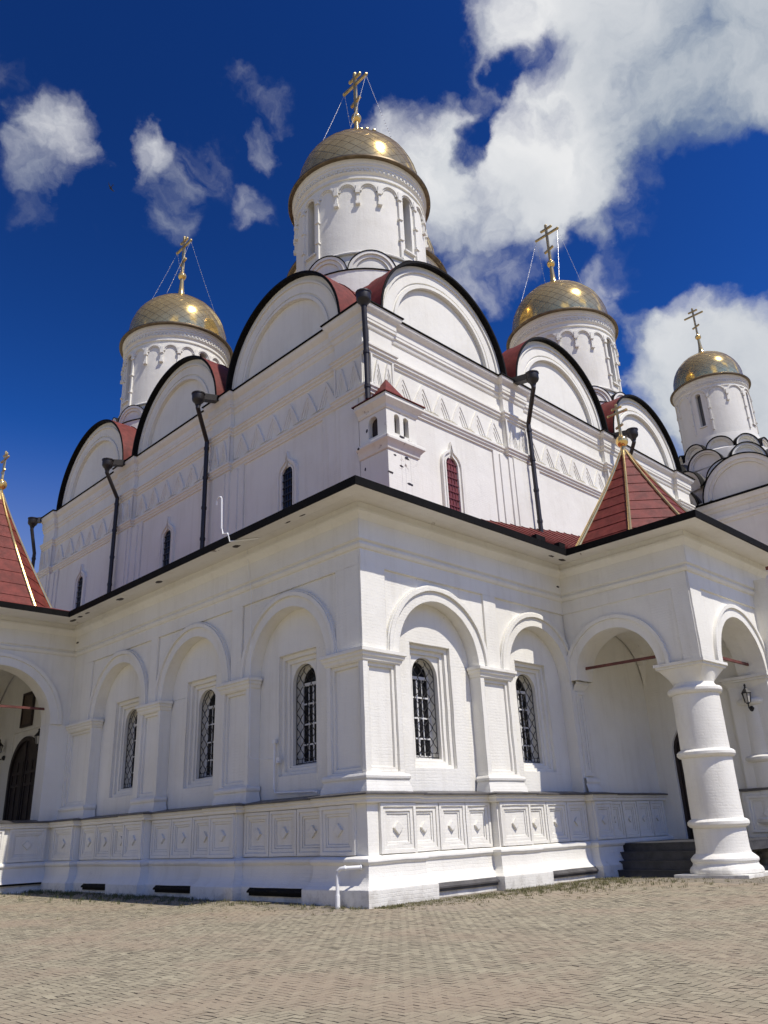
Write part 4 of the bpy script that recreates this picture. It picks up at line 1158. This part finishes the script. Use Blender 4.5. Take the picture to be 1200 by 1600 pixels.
for (m, u, d, z, su, sz) in ((FR_, 4.7, .20, 14.7, .2, .05), (FR_, 5.2, .0, 14.2, .12, .06), (FR_, 5.45, .21, 14.72, .1, .05), (LE_, 3.95, .0, 15.4, .05, .08), (LE_, 4.1, .0, 14.6, .05, .08), (FR_, 4.35, .0, 13.4, .13, .05), (FR_, 5.2, .23, 16.35, .12, .06), (FR_, 5.0, .0, 15.0, .16, .05), (FR_, 5.5, .21, 14.7, .2, .05), (FR_, 4.95, .0, 16.0, .14, .06), (FR_, 4.5, .23, 16.38, .1, .05), (FR_, 5.3, .0, 13.2, .16, .05), (FR_, 4.9, .0, 13.8, .1, .04), (FR_, 4.6, .0, 14.15, .07, .04), (LE_, 3.2, .0, 16.0, .06, .05), (LE_, 4.2, .22, 14.7, .06, .05), (LE_, 4.1, .0, 13.9, .04, .07)):
    scab(m, u, d, z, su, sz).build('bare_brick', 'wood', TU)

# ================================================================== DOWNPIPES
def downpipe(valley, hopper, knee, foot, label):
    o = thing('downpipe', foot, label, 'downpipe', 'dark rain pipes of the church roof')
    v, h, k, f = map(Vector, (valley, hopper, knee, foot))
    b = MB(); b.bar(v+Vector((0, 0, .0)), h+Vector((0, 0, .08)), .17, .15); b.build('gutter', 'brownpipe', o, smooth=0)
    b = MB(); b.lathe(h.x, h.y, [(.12, h.z-.38), (.16, h.z-.26), (.26, h.z-.16), (.29, h.z-.08), (.29, h.z+.17), (.32, h.z+.19), (.32, h.z+.24), (.26, h.z+.24), (.26, h.z+.0)], 14); b.build('hopper', 'brownpipe', o)
    b = MB(); p = [h-Vector((0, 0, .30)), h-Vector((0, 0, .50)), k+Vector((0, 0, .1)), k-Vector((0, 0, .25)), f]
    b.tube(p, .105, 12)
    z = k.z-.2
    while z > f.z+.4:
        q0 = f.lerp(k, (z-f.z)/max(.1, k.z-f.z)); b.tube([q0, q0-Vector((0, 0, .12))], .128, 12); z -= 1.5
    b.build('pipe', 'brownpipe', o)
    return o
def onx(px, x):
    d = skyray(*px); return CAM+d*((x-CAM.x)/d.x)
def ony(px, y):
    d = skyray(*px); return CAM+d*((y-CAM.y)/d.y)
P_ = MY-.50; Q_ = MX-.50
downpipe((13.62, 4.3, 21.1), (13.62, 2.62, 20.72), (14.35, P_, 18.9), (14.35, P_, 13.0), 'dark rain pipe on the sunlit wall between the first and second gables')
downpipe((22.45, 4.3, 21.1), (22.4, 2.55, 20.70), (23.0, P_, 18.9), (23.0, P_, 12.5), 'dark rain pipe mostly hidden behind the right red tent roof')
downpipe((4.7, 13.8, 21.1), (2.98, 13.8, 20.62), (Q_, 14.55, 18.9), (Q_, 14.55, 12.9), 'dark rain pipe on the shaded wall next to the largest gable')
downpipe((4.7, 22.9, 21.1), (3.08, 22.9, 20.6), (Q_, 23.35, 18.9), (Q_, 23.35, 12.9), 'dark rain pipe on the shaded wall between the middle and far gables')
downpipe((4.7, 33.6, 21.1), (3.55, 33.9, 20.7), (Q_, 34.2, 18.7), (Q_, 34.2, 12.9), 'dark rain pipe at the far left end of the church')
downpipe((4.7, 4.3, 21.2), (3.85, 3.46, 20.85), (4.12, 3.70, 18.9), (4.12, 3.70, 16.6), 'dark rain pipe running down the near corner of the church behind the turret')

# ================================================================== CHAPEL BEYOND
CP = thing('chapel', (37.4, 3.5, 0), 'smaller white chapel at the far right with tiers of rounded gables and one gold dome', 'chapel')
XC = 33.0
CL = lambda u, d, z: (XC-d, u, z)
b = MB(); b.rect(CL, -9, 8.2, 0, 19.9, 0); b.rect(lambda u, d, z: (u, 8.2+d, z), XC, 44, 0, 20, 0); b.rect(lambda u, d, z: (u, -9-d, z), XC, 46, 0, 20, 0)
cpath = [(XC, -8.2), (XC, 9)]
b.sweep(R, cpath, [(0, 18.2), (.07, 18.25), (.07, 18.4), (.14, 18.45), (.14, 18.6), (0, 18.7)])
b.sweep(R, cpath, [(0, 19.0), (.1, 19.1), (.1, 19.25), (.2, 19.3), (.26, 19.45), (.26, 19.62), (0, 19.7)])
b.build('wall', 'white', CP)
b = MB(); b.sweep(R, cpath, [(.26, 19.60), (.34, 19.62), (.34, 19.72), (-.3, 19.82)]); b.build('cornice_flashing', 'black', CP)
b = MB(); b.box(R, XC+.4, 44, -8, 9, 19.6, 20.0); b.build('roof', 'red', CP)
def kok(m, uc, zc, r, back=2.5):
    g = MB(); g.halfdisc(m, uc, zc, r*.80, -.12, 20); g.ring(m, uc, zc, r*.80, r*.88, -.3, .0, n=20, ends=False); g.ring(m, uc, zc, r*.88, r, -.3, .09, n=20, ends=False)
    o = g.build('gable', 'white', CP)
    e = MB(); e.ring(m, uc, zc, r, r+.065, -.3, .15, n=24); e.build('gable_edge', 'black', o)
    f = MB(); A = [pi*k/20 for k in range(21)]; f.grid([[m(uc+(r+.07)*cos(a), -.2-back*j, zc+(r+.07)*sin(a)) for a in A] for j in range(2)]); f.build('gable_roof', 'ledge', o)
kok(CL, 1.35, 19.8, 2.42, 4); kok(CL, 5.85, 19.8, 1.62, 3); kok(CL, -3.6, 19.8, 2.42, 4)
AX, AY = 37.3, 3.63
b = MB(); b.lathe(AX, AY, [(3.7, 19.5), (3.7, 22.3), (3.0, 22.6), (3.0, 23.7), (2.55, 24.0), (2.45, 25)], 32); b.build('drum_base', 'white', CP)
for tier, (rr, z, r, n, o_) in enumerate(((3.85, 21.1, 1.42, 8, .5), (3.35, 22.55, 1.10, 8, 0), (2.72, 23.75, .82, 10, .5))):
    for k in range(n):
        a = 2*pi*(k+o_)/n
        if cos(a-rad(206)) < -.35: continue
        nx, ny = cos(a), sin(a)
        m_ = lambda u, d, z, nx=nx, ny=ny, rr=rr: (AX+nx*(rr+d)-ny*u, AY+ny*(rr+d)+nx*u, z)
        kok(m_, 0, z, r, 1.4)
put_drum(AX, AY, 'chapel', R0=3.3, zb=24.35, S=.715, narc=12, nkok=10, kok=False, wins=(0, 3, 6, 9), nd=24, chains=False, parent=CP, off=0.0)

# ================================================================== SMALL THINGS
b = MB(); X_ = -.84
b.tube([(X_, .19, .0), (X_, .185, .72), (X_+.005, .16, .82), (X_+.02, .09, .87), (X_+.05, .0, .88), (-.46, -.26, .885)], .044, 12)
b.tube([(X_, .19, .0), (X_, .19, .32)], .058, 12); b.tube([(X_+.05, .0, .88), (X_+.085, -.022, .88)], .058, 12); b.tube([(-.50, -.235, .885), (-.47, -.254, .885)], .058, 12)
tag(b.build('drain_pipe', 'pvc'), 'white bent plastic drain pipe at the foot of the near corner', 'pipe')
b = MB(); b.tube([(.34, 4.2, 4.15), (.34, 4.2, 2.86), (.33, 4.12, 2.76), (.25, 2.35, 2.70), (.15, 2.05, 2.66)], .032, 8); b.box(L, 4.13, 4.27, -.40, -.30, 4.12, 4.22)
tag(b.build('conduit_pipe', 'pvc'), 'thin white pipe running down beside the shaded window nearest the corner', 'pipe')
b = MB(); b.tube([(-.66, 3.75, 10.06), (-1.0, 4.25, 10.055), (-1.2, 4.5, 10.05), (-1.215, 4.55, 10.2), (-1.215, 4.60, 10.34), (-1.17, 4.92, 10.42), (-1.17, 5.02, 10.62), (-1.18, 5.06, 11.6)]+[(-1.18, 5.20+.14*cos(a)*-1, 11.62+.14*sin(a)) for a in (0.3, .9, 1.57, 2.2, 2.9)]+[(-1.18, 5.36, 11.52)], .024, 8)
tag(b.build('hooked_rod', 'pvc'), 'thin white rod with a hooked top standing on the gallery eave', 'rod')
cb = thing('cable', (0, 4.8, 3.6), 'thin white cable hanging from the eave beside the largest shaded arch', 'cable')
b = MB(); b.tube([(-.27, 4.93, 10.1), (-.16, 4.93, 9.3), (-.10, 4.88, 8.7), (-.10, 4.82, 5.0), (-.10, 4.79, 3.8), (-.02, 4.75, 3.74), (.40, 4.6, 3.72), (.42, 4.1, 3.68)], .009, 6); b.build('wire', 'pvc', cb)
b = MB(); b.box(L, 3.98, 4.12, -.42, -.34, 3.58, 3.72); b.lathe(.33, 4.05, [(.001, 3.55), (.05, 3.56), (.05, 3.62), (.001, 3.63)], 8); b.build('junction_box', 'sash', cb)
# swallow
bd = thing('bird', (0, 0, 0), 'small dark bird flying in the blue sky at left', 'bird')
b = MB()
b.tube([(-.16, 0, 0), (-.08, 0, .0), (.02, 0, .01), (.10, 0, .015), (.15, 0, .02)], [.006, .028, .036, .026, .004], 8)
b.build('body', 'bird', bd)
for sg in (-1, 1):
    wv = MB(); pts = [(.07, sg*.02, .02), (.09, sg*.13, .06), (.02, sg*.27, .04), (-.10, sg*.36, .0), (-.02, sg*.22, .03), (-.03, sg*.02, .01)]
    wv.face(pts); wv.face([(x, y, z-.008) for x, y, z in pts])
    for i in range(len(pts)):
        p, q_ = pts[i], pts[(i+1) % len(pts)]; wv.face([p, q_, (q_[0], q_[1], q_[2]-.008), (p[0], p[1], p[2]-.008)])
    wv.build('wing', 'bird', bd)
tl = MB(); tl.bar((-.12, .0, 0), (-.30, .05, 0), .012, .004); tl.bar((-.12, .0, 0), (-.30, -.05, 0), .012, .004); tl.build('tail', 'bird', bd)
bd.location = CAM + skyray(173, 293)*58
bd.rotation_euler = (rad(55), rad(15), rad(100))
